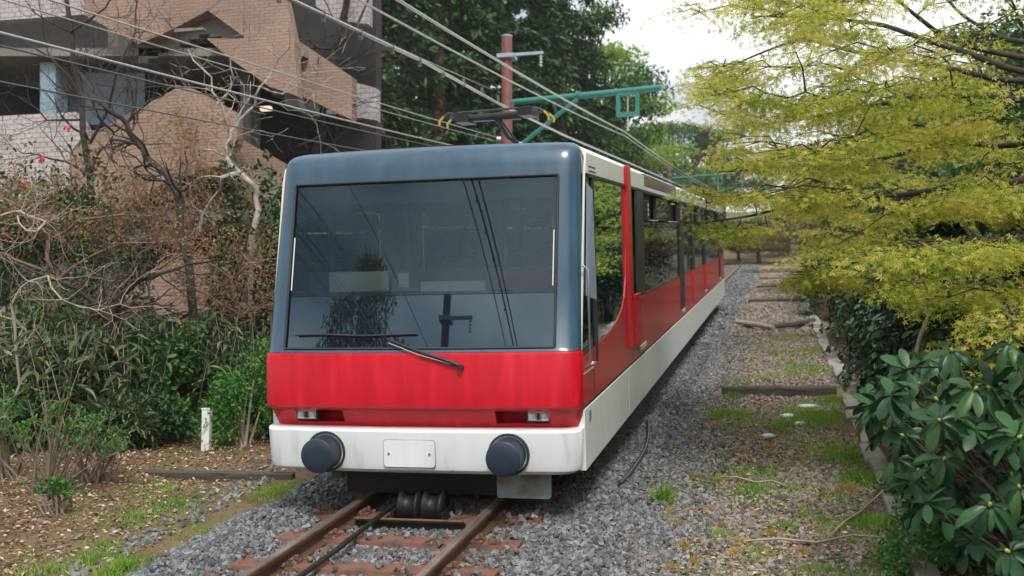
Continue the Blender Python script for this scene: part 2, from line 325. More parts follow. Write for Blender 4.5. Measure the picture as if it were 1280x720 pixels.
STONE_V = np.array([(x, y, z) for z in (-.5, .5) for y in (-.5, .5) for x in (-.5, .5)])*[1, .8, .7]
STONE_F = [(0, 2, 3, 1), (4, 5, 7, 6), (0, 1, 5, 4), (1, 3, 7, 5), (3, 2, 6, 7), (2, 0, 4, 6)]
def stones(name, pos, size, mat, var=.5):
    n = len(pos); sets = []; parts_V = []; parts_F = []
    R = rand_rot(n); sc = size*(1+var*(rng.random(n)*2-1)); sc3 = np.stack([sc*(.8+.5*rng.random(n)), sc*(.7+.4*rng.random(n)), sc*(.6+.5*rng.random(n))], 1)
    tv = STONE_V[None]+rng.normal(size=(n, 8, 3))*.11
    V = np.einsum('nij,nkj->nki', R, tv*sc3[:, None])+pos[:, None]
    Fa = np.array(STONE_F)[None]+(np.arange(n)*8)[:, None, None]
    me = rawmesh(name, V.reshape(-1, 3), Fa.reshape(-1, 4)); return link(name, me, mat, kind='stuff')

# ------------------------------------------------------------------ terrain
def sm(a, b, x): t = np.clip((x-a)/(b-a), 0, 1); return t*t*(3-2*t)
def vnoise(x, y, s, seed=0):
    x = np.asarray(x, float)/s; y = np.asarray(y, float)/s
    return (np.sin(x*1.7+seed)*np.cos(y*1.3+seed*2.1)+np.sin(x*.9-y*1.1+seed*.7)*.8+np.sin(x*3.1+y*2.7+seed*1.3)*.35)/2.1
def prof(x, y):
    """height above the track plane, in the track frame, of the natural ground"""
    x = np.asarray(x, float); y = np.asarray(y, float)
    z = -.19+.03*vnoise(x, y, .5, 1)+.05*vnoise(x, y, 2.2, 3)*sm(2.2, 4, np.abs(x))
    z = z+.08*sm(-2.2, -4, x)+.5*sm(-9, -16, x)*1.5+1.2*sm(3.9, 7, x)+5*sm(7, 30, x)
    z = z-sm(-10, -60, y)*0
    z = z+sm(55, 160, y)*14*(.35+sm(2, 40, np.abs(x)))
    return z
def gz(x, y):                                   # world height of ground at world x,y
    yl = np.asarray(y, float)/CT; base = np.where(yl < -12, -12*ST+(yl+12)*.02, np.where(yl > 150, 150*ST, yl*ST))
    return base+prof(x, yl)
def axis(segs): return np.concatenate([np.arange(a, b, s) for a, b, s in segs])
xs = axis([(-900, -100, 100), (-100, -20, 8), (-20, -8, 1.2), (-8, 6, .12), (6, 20, 1.2), (20, 100, 8), (100, 901, 100)])
ys = axis([(-500, -40, 60), (-40, -6, 3), (-6, 12, .12), (12, 40, .5), (40, 160, 5), (160, 1200, 60)])
X, Y = np.meshgrid(xs, ys); Z = gz(X, Y); nx, ny = len(xs), len(ys)
idx = np.arange(nx*ny).reshape(ny, nx); Fg = np.stack([idx[:-1, :-1], idx[:-1, 1:], idx[1:, 1:], idx[1:, :-1]], -1).reshape(-1, 4)
g = link('ground', rawmesh('ground', np.stack([X, Y, Z], -1).reshape(-1, 3), Fg, True), M['soil']); g['kind'] = 'structure'
def strip(name, mat, x0, x1, dx, yseg, zf):
    xs = np.arange(x0, x1+1e-6, dx); ys = axis(yseg); X, Y = np.meshgrid(xs, ys); Z = zf(X, Y)
    nx, ny = len(xs), len(ys); idx = np.arange(nx*ny).reshape(ny, nx); Fg = np.stack([idx[:-1, :-1], idx[:-1, 1:], idx[1:, 1:], idx[1:, :-1]], -1).reshape(-1, 4)
    P = np.stack([X, Y*CT-Z*ST, Y*ST+Z*CT], -1).reshape(-1, 3)
    o = link(name, rawmesh(name, P, Fg, True), mat); o['kind'] = 'structure'; return o
def ballast_z(x, y):
    e = .12*vnoise(y*1.0, x*0, .6, 5)
    return -.125-.022*(np.abs(x) < .8)+.012*vnoise(x, y, .2, 2)-.18*sm(1.35, 1.95, x+e)-.2*sm(1.25, 2.1, -(x+e))
strip('ballast_bed', M['ballast'], -2.3, 2.2, .09, [(-12, 14, .09), (14, 75, 1)], ballast_z)
STEPS = [6.85, 16.7, 25.2, 33.0, 40.0, 47.0]
def path_z(x, y):
    x = np.asarray(x, float); y = np.asarray(y, float)
    z = -.165+.018*vnoise(x, y, .35, 7)
    for i, s in enumerate(STEPS):
        nxt = STEPS[i+1] if i+1 < len(STEPS) else 55
        z = z+np.where((y >= s) & (y < nxt), .11*(1-(y-s)/(nxt-s)), 0)*sm(1.72, 1.95, x)
    return z-.10*sm(3.3, 3.75, x)-.03*sm(1.7, 1.3, x)
strip('path', M['path'], 1.22, 3.75, .11, [(-12, 6.7, .15), (6.7, 6.86, .03), (6.86, 20, .15), (20, 75, .25)], path_z)

# ------------------------------------------------------------------ ballast stones, gravel, litter
def l2w(P): P = np.asarray(P, float); return np.stack([P[:, 0], P[:, 1]*CT-P[:, 2]*ST, P[:, 1]*ST+P[:, 2]*CT], 1)
def spread(n, x0, x1, y0, y1, p=1.0): return x0+(x1-x0)*rng.random(n), y0+(y1-y0)*rng.random(n)**p
x, y = spread(88000, -2.15, 2.2, -3.4, 15, 1.5)
k = ~((y > 2.2) & (np.abs(x) < 1.1)); keep = rng.random(len(x)) > sm(1.6, 2.2, x)*.85
k &= keep; ys_ = (y+3.2+.33) % .66-.33; k &= ~((np.abs(ys_) < .115) & (np.abs(x) < .93) & (rng.random(len(x)) < .94)); x, y = x[k], y[k]; onsl = (np.abs((y+3.2+.33) % .66-.33) < .11) & (np.abs(x) < .9)
stones('ballast_gravel', l2w(np.stack([x, y, np.maximum(ballast_z(x, y), np.where(x > 1.5, path_z(x, y), -9))+.006+.05*onsl+.012*rng.random(len(x))], 1)), .029, M['stone'])
x, y = spread(4500, -3.1, -1.9, -3, 8); k = rng.random(len(x)) < np.exp((x+1.9)*4.5); x, y = x[k], y[k]
stones('loose_gravel', l2w(np.stack([x, y, prof(x, y)+.01], 1)), .036, M['stone'])
x, y = spread(9000, -.95, .95, -3.2, 6, 1.4); k = rng.random(len(x)) < .35+.65*np.exp(-((np.abs(x)-.54)/.16)**2); x, y = x[k], y[k]; onsl = (np.abs((y+3.2+.33) % .66-.33) < .11) & (np.abs(x) < .9); k = ~onsl | (rng.random(len(x)) < .18); x, y, onsl = x[k], y[k], onsl[k]
stones('rusty_gravel', l2w(np.stack([x, y, ballast_z(x, y)+.014+.04*onsl+.012*rng.random(len(x))], 1)), .026, M['stoner'])
def green(x, y): return vnoise(x, y, .55, 11)+.5*vnoise(x, y, .2, 4)+.35*sm(2.2, 3.2, x)-.25*sm(2.3, 1.7, x)
x, y = spread(36000, 1.55, 3.5, -3.4, 17, 1.35); k = (green(x, y) < .30) | (rng.random(len(x)) < .35); x, y = x[k], y[k]
stones('path_gravel', l2w(np.stack([x, y, path_z(x, y)+.004], 1)), .026, M['stoned'], .6)
x, y = spread(17000, -2.0, 1.9, 13, 60, 1.6); k = ~((y < 22) & (np.abs(x) < 1.1)); x, y = x[k], y[k]
stones('far_ballast', l2w(np.stack([x, y, ballast_z(x, y)+.02], 1)), .062, M['stone'])
x, y = spread(14000, 1.6, 3.6, 15, 55, 1.5)
stones('far_path_gravel', l2w(np.stack([x, y, path_z(x, y)+.005], 1)), .045, M['stoned'])
def flat_rot(n, tilt=.45):
    d = rng.normal(size=(n, 3)); d[:, 2] *= tilt*.6; return rots_from(d, rng.normal(size=n)*tilt)
def litter(name, x, y, zf, size, mat, tilt=.5, dz=.025):
    n = len(x); P = l2w(np.stack([x, y, zf(x, y)+dz*rng.random(n)+.005], 1))
    me = scatter(name, SIMPLE_V, SIMPLE_F, P, flat_rot(n, tilt), size*(.6+.8*rng.random(n))); return link(name, me, mat, kind='stuff')
x, y = spread(46000, -8, -1.85, -3.5, 8, 1.2); k = rng.random(len(x)) < .45+.55*sm(-2.1, -2.9, x); litter('fallen_leaves', x[k], y[k], prof, .040, M['litter'])
x, y = spread(15000, 1.5, 3.7, -3.4, 17, 1.2); k = vnoise(x, y, .7, 4) > -.15; litter('fallen_leaves', x[k], y[k], path_z, .036, M['litter'], .3, .035)
x, y = spread(6000, 3.6, 6, -4, 12); litter('fallen_leaves', x, y, prof, .05, M['litter'])
def tufts(name, cx, cy, rad, n, zf, h, mat, flop=.55):
    a = rng.random(n)*6.28; r = rad*np.minimum(np.abs(rng.normal(size=n))*.62*(1+.35*np.sin(3*a+cx*9)+.25*np.sin(5*a+cy*7)), 1.6); x = cx+r*np.cos(a); y = cy+r*np.sin(a)*1.3
    P = l2w(np.stack([x, y, zf(x, y)], 1)); d = rng.normal(size=(n, 3))*flop; d[:, 2] = 1
    return P, rots_from(d, rng.random(n)*6.28), h*(.5+.8*rng.random(n))*np.clip(1.2-r/rad*.6, .35, 1)
def tuftmesh(name, L_, mat):
    P, R, s_ = [np.concatenate(a) for a in zip(*L_)]
    sc = np.stack([s_*.6+.055, s_*1.35, s_*1.35], 1); return link(name, scatter(name, BLADE_V, BLADE_F, P, R, sc), mat, kind='stuff')
def gpt(px, py, z=-.15): return LOC(at(px, py, 'z', z))
G = []; Mo = []
for px, py, rad, n, h in [(830, 628, .07, 150, .13), (905, 520, .34, 2200, .06), (915, 497, .18, 400, .06), (1020, 525, .48, 7000, .055), (1045, 500, .3, 3000, .055), (975, 540, .25, 500, .04), (1080, 600, .26, 2400, .06), (1100, 655, .28, 1600, .055), (940, 612, .34, 1600, .035), (985, 655, .16, 300, .035), (1040, 560, .3, 600, .035), (900, 668, .12, 150, .04), (945, 690, .12, 130, .04), (1060, 570, .35, 1800, .04), (1010, 640, .3, 350, .03), (990, 460, .4, 500, .03), (960, 430, .5, 500, .03), (900, 350, .8, 300, .04)]:
    p = gpt(px, py); G.append(tufts('g', p.x, p.y, rad, n, path_z, h, None))
for px, py in [(838, 640), (920, 690), (870, 596), (868, 700), (900, 600), (925, 675), (890, 530), (860, 545), (930, 565), (838, 710), (962, 560), (1000, 690), (965, 665), (855, 680), (912, 480), (940, 470), (1000, 440), (950, 395), (985, 475), (845, 655), (1060, 610), (1110, 640)]:
    p = gpt(px, py); Mo.append(tufts('m', p.x, p.y, .06+.05*random.random(), 420, path_z, .034, None, .9))
for i in range(150):
    x_, y_ = 1.7+1.7*random.random(), -3+19*random.random()**1.2; (G if random.random() < .5 else Mo).append(tufts('m', x_, y_, .05+.17*random.random(), 130, path_z, .028, None, 1.0))
x, y = spread(60000, 1.75, 3.5, -3.2, 20, 1.3); k = green(x, y)+.25*rng.normal(size=len(x)) > .42; x, y = x[k], y[k]; n_ = len(x); d_ = rng.normal(size=(n_, 3))*.6; d_[:, 2] = 1
G.append((l2w(np.stack([x, y, path_z(x, y)], 1)), rots_from(d_, rng.random(n_)*6.28), .022+.022*rng.random(n_)))
tuftmesh('path_grass', G, M['grass']); tuftmesh('dry_moss', Mo, M['moss'])
G = []
for px, py, rad, n, h in [(150, 706, .22, 500, .08), (400, 616, .16, 250, .035), (120, 690, .3, 300, .05), (170, 640, .5, 1300, .03), (220, 625, .5, 1000, .03), (60, 700, .5, 700, .04), (270, 660, .4, 900, .03), (340, 610, .4, 800, .035), (230, 690, .35, 700, .035), (130, 670, .3, 400, .035), (200, 605, .5, 600, .03)]:
    p = gpt(px, py, -.12); G.append(tufts('g', p.x, p.y, rad, n, prof, h, None))
tuftmesh('bank_grass', G, M['grass'])

# ------------------------------------------------------------------ railway track
tr = thing('railway_track', 'rusty steel railway track on rust orange sleepers running up the slope under the train', 'railway track', T(W(0, 0, 0)))
def rail(x0):
    m = MB(); prof2 = [(-.055, -.125), (.055, -.125), (.055, -.112), (.012, -.098), (.012, -.035), (.034, -.026), (.034, -.003), (.028, 0), (-.028, 0), (-.034, -.003), (-.034, -.026), (-.012, -.035), (-.012, -.098), (-.055, -.112)]
    m.prism([W(x0+a, -12, b) for a, b in prof2], [W(x0+a, 75, b) for a, b in prof2]); return m
for s_ in (-1, 1):
    r_ = rail(.54*s_).build('rail', M['rail'], tr, True)
    MB().box((-.026, -12, .0), (.026, 75, .003), lambda a, b, c, s_=s_: W(.54*s_+a, b, c)).build('rail_head', M['railtop'], r_, False).data.transform(WM[tr.name].inverted())
sl = MB(); sl.prism([(-.9, -.11, -.06), (-.9, .11, -.06), (-.9, .085, 0), (-.9, -.085, 0)], [(.9, -.11, -.06), (.9, .11, -.06), (.9, .085, 0), (.9, -.085, 0)])
slme = bpy.data.meshes.new('sleeper'); slme.from_pydata(sl.v, [], sl.f); slme.materials.append(M['rust']); slme.update()
fm = MB(); fm.box((-.10, -.07, 0), (.10, .07, .018)); fm.box((-.075, -.05, .018), (-.045, .05, .042)); fm.box((.045, -.05, .018), (.075, .05, .042)); fm.tube([(-.085, 0, .03), (-.085, 0, .06)], .016, 6); fm.tube([(.085, 0, .03), (.085, 0, .06)], .016, 6)
fme = bpy.data.meshes.new('rail_fastener'); fme.from_pydata([tuple(v) for v in fm.v], [], fm.f); fme.materials.append(M['rust']); fme.update()
RX = Matrix.Rotation(TH, 4, 'X')
for i in range(92):
    y_ = -3.2+i*.66
    if i > 12 and y_ < 22: continue
    so_ = inst('sleeper', slme, T(W(0, y_, -.098)) @ RX, tr)
    WM[so_.name] = T(W(0, y_, -.098)) @ RX
    if y_ < 3:
        for s_ in (-1, 1): inst('rail_fastener', fme, T(W(.54*s_, y_, -.099)) @ RX, so_)
# haulage rope and guide rollers
m = MB(); m.tube([W(-.26, -12, -.055), W(-.26, -1, -.055), W(-.25, .3, -.02), W(-.12, 3, .15)], .019, 8)
tag(m.build('haulage_rope', M['rope'], None), 'greasy black haulage rope running between the two rails', 'rope')
ro = thing('rope_roller', 'black twin guide roller between the rails just under the train front', 'roller', T(W(0, 0, 0)))
for x0 in (-.09, .10):
    pr = [(-.075, .13), (-.06, .13), (-.04, .09), (.04, .09), (.06, .13), (.075, .13)]
    m = MB(); V = []; 
    for a, r in pr: V += [W(x0+a, .05+math.cos(t*math.pi/9)*r, -.02+math.sin(t*math.pi/9)*r) for t in range(18)]
    F = [(i*18+j, i*18+(j+1) % 18, (i+1)*18+(j+1) % 18, (i+1)*18+j) for i in range(5) for j in range(18)]+[tuple(range(18)), tuple(range(90, 108))]
    m.add(V, F, True); m.build('pulley', M['dark'], ro, True)
MB().box((-.45, -.2, -.135), (.40, -.165, -.075), W).build('cross_bar', M['dark'], ro, True)
MB().box((-.2, -.1, -.13), (-.18, .2, -.02), W).box((.19, -.1, -.13), (.21, .2, -.02), W).build('bracket', M['dark'], ro, True)
MB().tube([W(-.45, -.22, -.05), W(.40, -.22, -.05)], .012, 6).build('rod', M['rail'], ro, True)

# ------------------------------------------------------------------ path steps, edging stones, hose, post, small things
step = MB()
def plank(name, pts, r, mat, label, cat, group=None):
    m = MB(); m.tube(pts, r, 7); o = m.build(name, mat, None); tag(o, label, cat, group); return o
def step_timber(y_, x0, x1, label, h=.12, mat='timber'):
    m = MB(); n = 9; P = []
    ring = [(-.055, -h), (.055, -h), (.06, -.012), (.045, .008), (-.05, .004), (-.062, -.02)]
    V = []
    for i in range(n):
        x_ = x0+(x1-x0)*i/(n-1); zz = float(path_z(2.6, y_+.05))+.02+.006*random.uniform(-1, 1); dy = .012*random.uniform(-1, 1)
        V += [W(x_, y_+a+dy, zz+b) for a, b in ring]
    F = [(i*6+j, i*6+(j+1) % 6, (i+1)*6+(j+1) % 6, (i+1)*6+j) for i in range(n-1) for j in range(6)]+[(5, 4, 3, 2, 1, 0), tuple(range((n-1)*6, n*6))]
    m.add(V, F); o = m.build('timber_step', M[mat], None, bevel=.006); tag(o, label, 'step', 'timber steps across the gravel path')
step_timber(6.85, 1.92, 3.36, 'weathered black timber step nearest the camera across the path with grass below it')
step_timber(25.2, 1.80, 3.45, 'dark timber step on the path just above the curved pale branch')
step_timber(33.0, 1.9, 3.4, 'dark timber step far up the path, third from the nearest')
step_timber(40.0, 1.9, 3.4, 'narrow dark timber step far up the path, fourth from the nearest')
step_timber(47.0, 1.9, 3.4, 'farthest timber step at the top of the path')
zb = float(path_z(2.6, 16.8))
plank('curved_log', [W(1.75, 16.9, zb+.05), W(2.2, 16.5, zb+.02), W(2.55, 16.15, zb-.02)], [.05, .06, .05], M['branchpale'], 'left pale curved log lying across the gravel path', 'log')
plank('curved_log', [W(2.5, 16.2, zb-.01), W(2.95, 16.5, zb+.02), W(3.4, 17.0, zb+.06)], [.05, .06, .06], M['timber'], 'right grey log lying across the path beside the stone edging', 'log')
ed = thing('path_edging', 'mossy grey concrete edging blocks along the right side of the gravel path', 'edging', T(W(3.5, 0, -.15)))
y_ = -3.5
while y_ < 32:
    ln = random.choice((.62, .9, .6, .75)); w_ = .14+.03*random.random()
    zt = float(path_z(3.2, y_+ln/2))+.03+.03*random.random(); dx = .025*random.uniform(-1, 1)-.004*y_
    m = MB(); dx2 = .03*random.uniform(-1, 1); a = [(3.52-w_/2+dx+dx2, y_+.012), (3.52+w_/2+dx+.02+dx2, y_+.012), (3.52+w_/2+dx, y_+ln-.012), (3.52-w_/2+dx-.01, y_+ln-.012)]
    m.prism([W(p, q, zt-.22) for p, q in a], [W(p, q, zt+.012*random.uniform(-1, 1)) for p, q in a]); m.build('edging_stone', M['conc'], ed, True, bevel=.012); y_ += ln
for i, (a, b, l_) in enumerate([((810, 533, ), (775, 612), 'black rubber hose looping out from under the train onto the ballast'), ((888, 425), (872, 470), 'short black hose lying on the ballast farther up beside the train')]):
    p, q = gpt(a[0], a[1], -.15), gpt(b[0], b[1], -.13); m = MB(); pts = []
    for t in range(9):
        u = t/8; c = p.lerp(q, u); bx = math.sin(u*math.pi)*(.09 if i == 0 else .05); pts.append(W(c.x+bx, c.y, float(ballast_z(c.x, c.y))+.035))
    m.tube(pts, .021 if i == 0 else .014, 7); tag(m.build('rubber_hose', M['hose'], None), l_, 'hose')
for (a, b, c, l_) in [((900, 596), (945, 603), (985, 608), 'brown fallen stick lying across the middle of the gravel path'), ((1035, 672), (1075, 640), (1130, 600), 'long pale twig trailing from the bushes onto the path'), ((930, 676), (1020, 678), (1110, 672), 'thin pale twig lying level across the near path')]:
    pts = [at(*q, 'z', -.13) for q in (a, b, c)]; m = MB(); m.tube([pts[0], pts[0].lerp(pts[1], .5)+Vector((0, 0, .02)), pts[1], pts[1].lerp(pts[2], .5)+Vector((0, .02, .03)), pts[2]], [.006, .009, .01, .008, .005], 5)
    tag(m.build('fallen_twig', M['branchpale'], None), l_, 'twig')
m = MB(); tb_ = [(-3.25, 1.45), (-2.6, 1.43), (-1.8, 1.5)]
m.prism([W(-3.3, 1.42, -.2), W(-3.3, 1.5, -.2), W(-3.3, 1.5, -.10), W(-3.3, 1.42, -.11)], [W(-1.75, 1.52, -.22), W(-1.75, 1.6, -.22), W(-1.75, 1.6, -.115), W(-1.75, 1.52, -.125)])
tag(m.build('timber_kerb', M['timber'], None, bevel=.01), 'dark timber kerb at the edge of the leafy bank left of the train', 'kerb')
pb = at(258, 557, 'y', 2.6); pt = at(258, 513, 'y', 2.6)
m = MB(); m.box((-.045, -.035, -.1), (.045, .035, (pt-pb).length+.0)); mp_ = thing('marker_post', 'short square white marker post standing among shrubs left of the train', 'post', T(pb)); m.build('post_body', M['post'], mp_, bevel=.006)
MB().box((-.05, -.04, (pt-pb).length), (.05, .04, (pt-pb).length+.02)).build('post_cap', M['post'], mp_, bevel=.006)
for px, py, s_, l_ in [(1010, 508, .13, 'largest white flat stone in the path grass just below the nearest timber step'), (985, 520, .1, 'second pale flat stone, just left of and below the largest one'), (1000, 530, .08, 'small pale flat stone below the largest in the path grass'), (960, 545, .07, 'leftmost and smallest pale flat stone on the path')]:
    p = at(px, py, 'z', -.155); m = bmesh.new(); bmesh.ops.create_icosphere(m, subdivisions=2, radius=1); rr = random.random()*9
    for v in m.verts: v.co *= 1+.18*math.sin(v.co.x*3+rr)*math.cos(v.co.y*4+rr); v.co = Vector((v.co.x*s_, v.co.y*s_*1.3, v.co.z*.03))+p
    me = bpy.data.meshes.new('flat_stone'); m.to_mesh(me); m.free(); o = link('flat_stone', me, M['post']); tag(o, l_, 'stone', 'pale stones in the path grass')

# ------------------------------------------------------------------ the train (authored in the track frame)
TM = RX.copy()
train = thing('funicular_train', 'red and white funicular train with blue grey front and big windscreen standing on the track', 'train', TM)
NB = 14
def bow(x): return -.05*(1-(min(abs(x), 1.2)/1.2)**2)
def cam_(x): return .018*(1-(x/1.25)**2)
def fcols(w, r):                                # plan outline of a nose section from left side to right side: (x, dy)
    out = [(-w, r*1.0+.02)]
    for i in range(1, 5): a = i/5*math.pi/2; out.append((-w+r*(1-math.cos(a)), r*(1-math.sin(a))))
    xs_ = [-1.065, -1.0, -.8, -.6, -.4, -.2, 0, .2, .4, .6, .8, 1.0, 1.065]
    out += [(x_*min(1, (w-r)/1.07), 0) for x_ in xs_]
    for i in range(4, 0, -1): a = i/5*math.pi/2; out.append((w-r*(1-math.cos(a)), r*(1-math.sin(a))))
    return out+[(w, r*1.0+.02)]
def shell(levels, name, mat, parent, hole=None, extra=None):
    rings = []
    for (z, y0, w_, r, camb) in levels:
        rings.append([(x_, y0+dy+bow(x_), z+camb*cam_(x_)) for x_, dy in fcols(w_, r)])
    n = len(rings[0]); V = [p for r_ in rings for p in r_]; F = []
    for i in range(len(rings)-1):
        for j in range(n-1):
            if hole and hole(i, j): continue
            F.append((i*n+j, i*n+j+1, (i+1)*n+j+1, (i+1)*n+j))
    m = MB(); m.add(V, F, True); o = m.build(name, mat, parent)
    e = o.modifiers.new('edges', 'EDGE_SPLIT'); e.split_angle = math.radians(32)
    return o, rings
bump_lv = [(.25, .06, 1.12, .12, 0), (.262, .01, 1.18, .12, 0), (.29, -.02, 1.225, .12, 0), (.33, -.03, 1.235, .12, 0), (.575, -.035, 1.245, .12, 0), (.59, -.015, 1.245, .12, 0), (.592, .12, 1.20, .12, 0)]
bumper, _ = shell(bump_lv, 'bumper_panel', M['white'], train)
# underside of the nose: red face slanting back with two pockets for the headlights
und_lv = [(.59, .115, 1.225, .12, 0), (.625, .09, 1.23, .12, 0), (.725, .035, 1.245, .12, 0), (.752, -.02, 1.25, .12, 0)]
und, ur = shell(und_lv, 'nose_underside', M['red'], train, hole=lambda i, j: i == 1 and j in (6, 7, 14, 15))
nose, _ = shell([(.752, -.02, 1.25, .12, 0), (.765, -.035, 1.252, .12, 0), (1.14, -.012, 1.252, .12, 0), (1.165, .0, 1.248, .12, 0)], 'nose_panel', M['red'], train)
k_ = .257
def ry(z): return .015+k_*(z-1.16)
sur_lv = [(1.168, .004, 1.243, .13, 0), (1.195, ry(1.195), 1.243, .13, 0)]+[(z, ry(z), 1.243-.03*(z-1.2)/1.3, .13, 0) for z in (1.59, 2.0, 2.465)]+[(2.56, ry(2.56), 1.212, .12, .5), (2.64, .405, 1.205, .11, 1), (2.675, .44, 1.193, .11, 1), (2.70, .485, 1.170, .11, 1), (2.717, .55, 1.13, .11, 1), (2.722, .64, 1.06, .11, 1)]
sur, _ = shell(sur_lv, 'windscreen_surround', M['blue'], train, hole=lambda i, j: i in (1, 2, 3) and 5 <= j <= 16)
# windscreen: dark band below, clear glass above
def fpane(z0, z1, name, mat, dy=.012, hw=1.052, parent=train):
    V = []; cols = 13
    for z in (z0, z1):
        for i in range(cols): x_ = -hw+2*hw*i/(cols-1); V.append((x_, ry(z)+bow(x_)+dy, z))
    m = MB(); m.add(V, [(i, i+1, cols+i+1, cols+i) for i in range(cols-1)], True); return m.build(name, mat, parent)
ws = fpane(1.592, 2.462, 'windscreen', M['screen'])
lowp = fpane(1.20, 1.588, 'lower_windscreen_panel', M['glossfront'])
m = MB()
def fl(x_, z, dy): return (x_, ry(z)+bow(x_)+dy, z)
for a, b in (((-1.062, 1.196), (1.062, 1.196)), ((-1.062, 2.467), (1.062, 2.467))): m.tube([fl(a[0]+(b[0]-a[0])*i/12, a[1], -.002) for i in range(13)], .011, 6)
for s_ in (-1, 1): m.tube([fl(s_*1.064, 1.2+i*.126, -.002) for i in range(11)], .011, 6)
m.build('windscreen_seal', M['black'], train)
m = MB()
for s_ in (-1, 1): m.tube([fl(s_*1.04, z, .0) for z in (1.64, 1.8, 1.95, 2.05)], .0055, 5)
m.build('windscreen_reflection_strips', M['ins'], train, kind='stuff')  # white strips standing in for bright reflection lines beside the glass
# headlight pockets
for s_ in (-1, 1):
    x0, x1 = sorted((s_*.60, s_*1.0)); x0 = min(x0, x1)
    y0 = .07; m = MB()
    def q(x_, y_, z): return (x_, y_+bow(x_), z)
    a = [q(x0, .095, .62), q(x1, .095, .62), q(x1, .035, .73), q(x0, .035, .73)]; b = [q(x0, .26, .625), q(x1, .26, .625), q(x1, .26, .73), q(x0, .26, .73)]
    m.add(a+b, [(4, 5, 6, 7), (0, 1, 5, 4), (1, 2, 6, 5), (2, 3, 7, 6), (3, 0, 4, 7)]); pk = m.build('headlight_pocket', M['red'], train)
    hx = s_*.92; hl = MB(); hl.box((hx-.09, .055, .637), (hx+.09, .13, .727)); h_ = hl.build('headlight', M['black'], train, bevel=.006); MB().box((hx-.078, .050, .647), (hx+.078, .056, .717)).build('reflector', M['steel'], h_)
    for dx, w2 in ((-.046, .026), (.046, .026)):
        MB().prism([(hx+dx-w2, .049, .653), (hx+dx+w2, .049, .653), (hx+dx+w2, .049, .711), (hx+dx-w2, .049, .711)], [(hx+dx-w2*.55, .040, .663), (hx+dx+w2*.7, .044, .660), (hx+dx+w2*.6, .039, .703), (hx+dx-w2*.6, .043, .700)]).build('lens', M['lens'], h_)
    MB().box((hx-.012, .040, .658), (hx+.012, .050, .706)).build('lamp_divider', M['black'], h_)
# buffers
for s_ in (-1, 1):
    cx, cz = s_*.715, .418; n_ = 28; V = []
    pr = [(.150, -.072), (.158, -.076), (.158, -.09), (.150, -.092), (.128, -.092), (.128, -.1)]
    def lathe(pr, name, mat, par):
        V = []
        for r_, y_ in pr: V += [(cx+r_*math.cos(t*2*math.pi/n_), y_, cz+r_*math.sin(t*2*math.pi/n_)) for t in range(n_)]
        F = [(i*n_+j, i*n_+(j+1) % n_, (i+1)*n_+(j+1) % n_, (i+1)*n_+j) for i in range(len(pr)-1) for j in range(n_)]
        m = MB(); m.add(V, F, True); m.f.append(tuple(range((len(pr)-1)*n_, len(pr)*n_))); m.sm.append(False); o = m.build(name, mat, par); e = o.modifiers.new('e', 'EDGE_SPLIT'); e.split_angle = .7; return o
    bf = lathe([(.153, .03), (.157, -.078), (.153, -.084), (.142, -.084), (.140, -.03)], 'buffer', M['black'], train)
    lathe([(.127, -.03), (.129, -.12), (.131, -.222), (.129, -.246), (.119, -.254), (.04, -.256)], 'buffer_cap', M['buffer'], bf)
# maker's plate blank, screws
def fx(x_, z, d=0): return (x_, -.033+bow(x_)-d, z)
V = []; rr = .025; ring = []
for cx, cz, a0 in ((.155-rr, .515-rr, 0), (-.245+rr, .515-rr, 90), (-.245+rr, .315+rr, 180), (.155-rr, .315+rr, 270)):
    for i in range(5): a = math.radians(a0+i*22.5); ring.append((cx+rr*math.cos(a), cz+rr*math.sin(a)))
m = MB(); m.prism([fx(x_, z, -.004) for x_, z in ring], [fx(x_, z, .008) for x_, z in ring]); pl = m.build('cover_plate', M['white'], train)
for x_ in (-.205, .115): MB().tube([fx(x_, .415, .006), fx(x_, .415, .014)], .009, 8).build('screw', M['steel'], pl)
m = MB(); m.tube([fx(x_, z, .0) for x_, z in [(a*1.012-.0+(-.0005), .415+(b-.415)*1.03) for a, b in ring]]+[fx(ring[0][0]*1.012, .415+(ring[0][1]-.415)*1.03, 0)], .0035, 4); m.build('plate_seal', M['guard'], pl)
# guard plate and hanging bolt
m = MB(); m.prism([(.58, .12, .05), (.97, .12, .05), (.985, .12, .07), (.985, .12, .25), (.57, .12, .25), (.57, .12, .065)], [(.58, .15, .05), (.97, .15, .05), (.985, .15, .07), (.985, .15, .25), (.57, .15, .25), (.57, .15, .065)])
m.build('guard_plate', M['guard'], train)
MB().tube([(-.66, .02, .20), (-.66, .02, .26)], .05, 10).build('drain_cap', M['black'], train)
# wiper
wp = MB(); a0 = (.37, -.075, 1.07); wp.tube([a0, (.30, -.08, 1.10), (.08, -.075, 1.17), (-.15, -.02, 1.245), (-.30, .0, 1.30)], [.014, .015, .010, .008, .006], 8)
wo = wp.build('wiper', M['black'], train)
MB().tube([(.375, -.04, 1.062), (.375, -.10, 1.062)], .021, 12).build('pivot_cap', M['black'], wo)
wb = MB(); wb.tube([(-.97+.98*i/8, ry(1.30)+bow(-.97+.98*i/8)-.022, 1.30+.006*math.sin(i)) for i in range(9)], .0085, 6); wb.build('wiper_blade', M['black'], wo)
wb = MB(); wb.tube([(.30, -.082, 1.085), (.05, -.078, 1.155), (-.2, -.03, 1.24)], .005, 5); wb.build('wiper_link', M['steel'], wo)

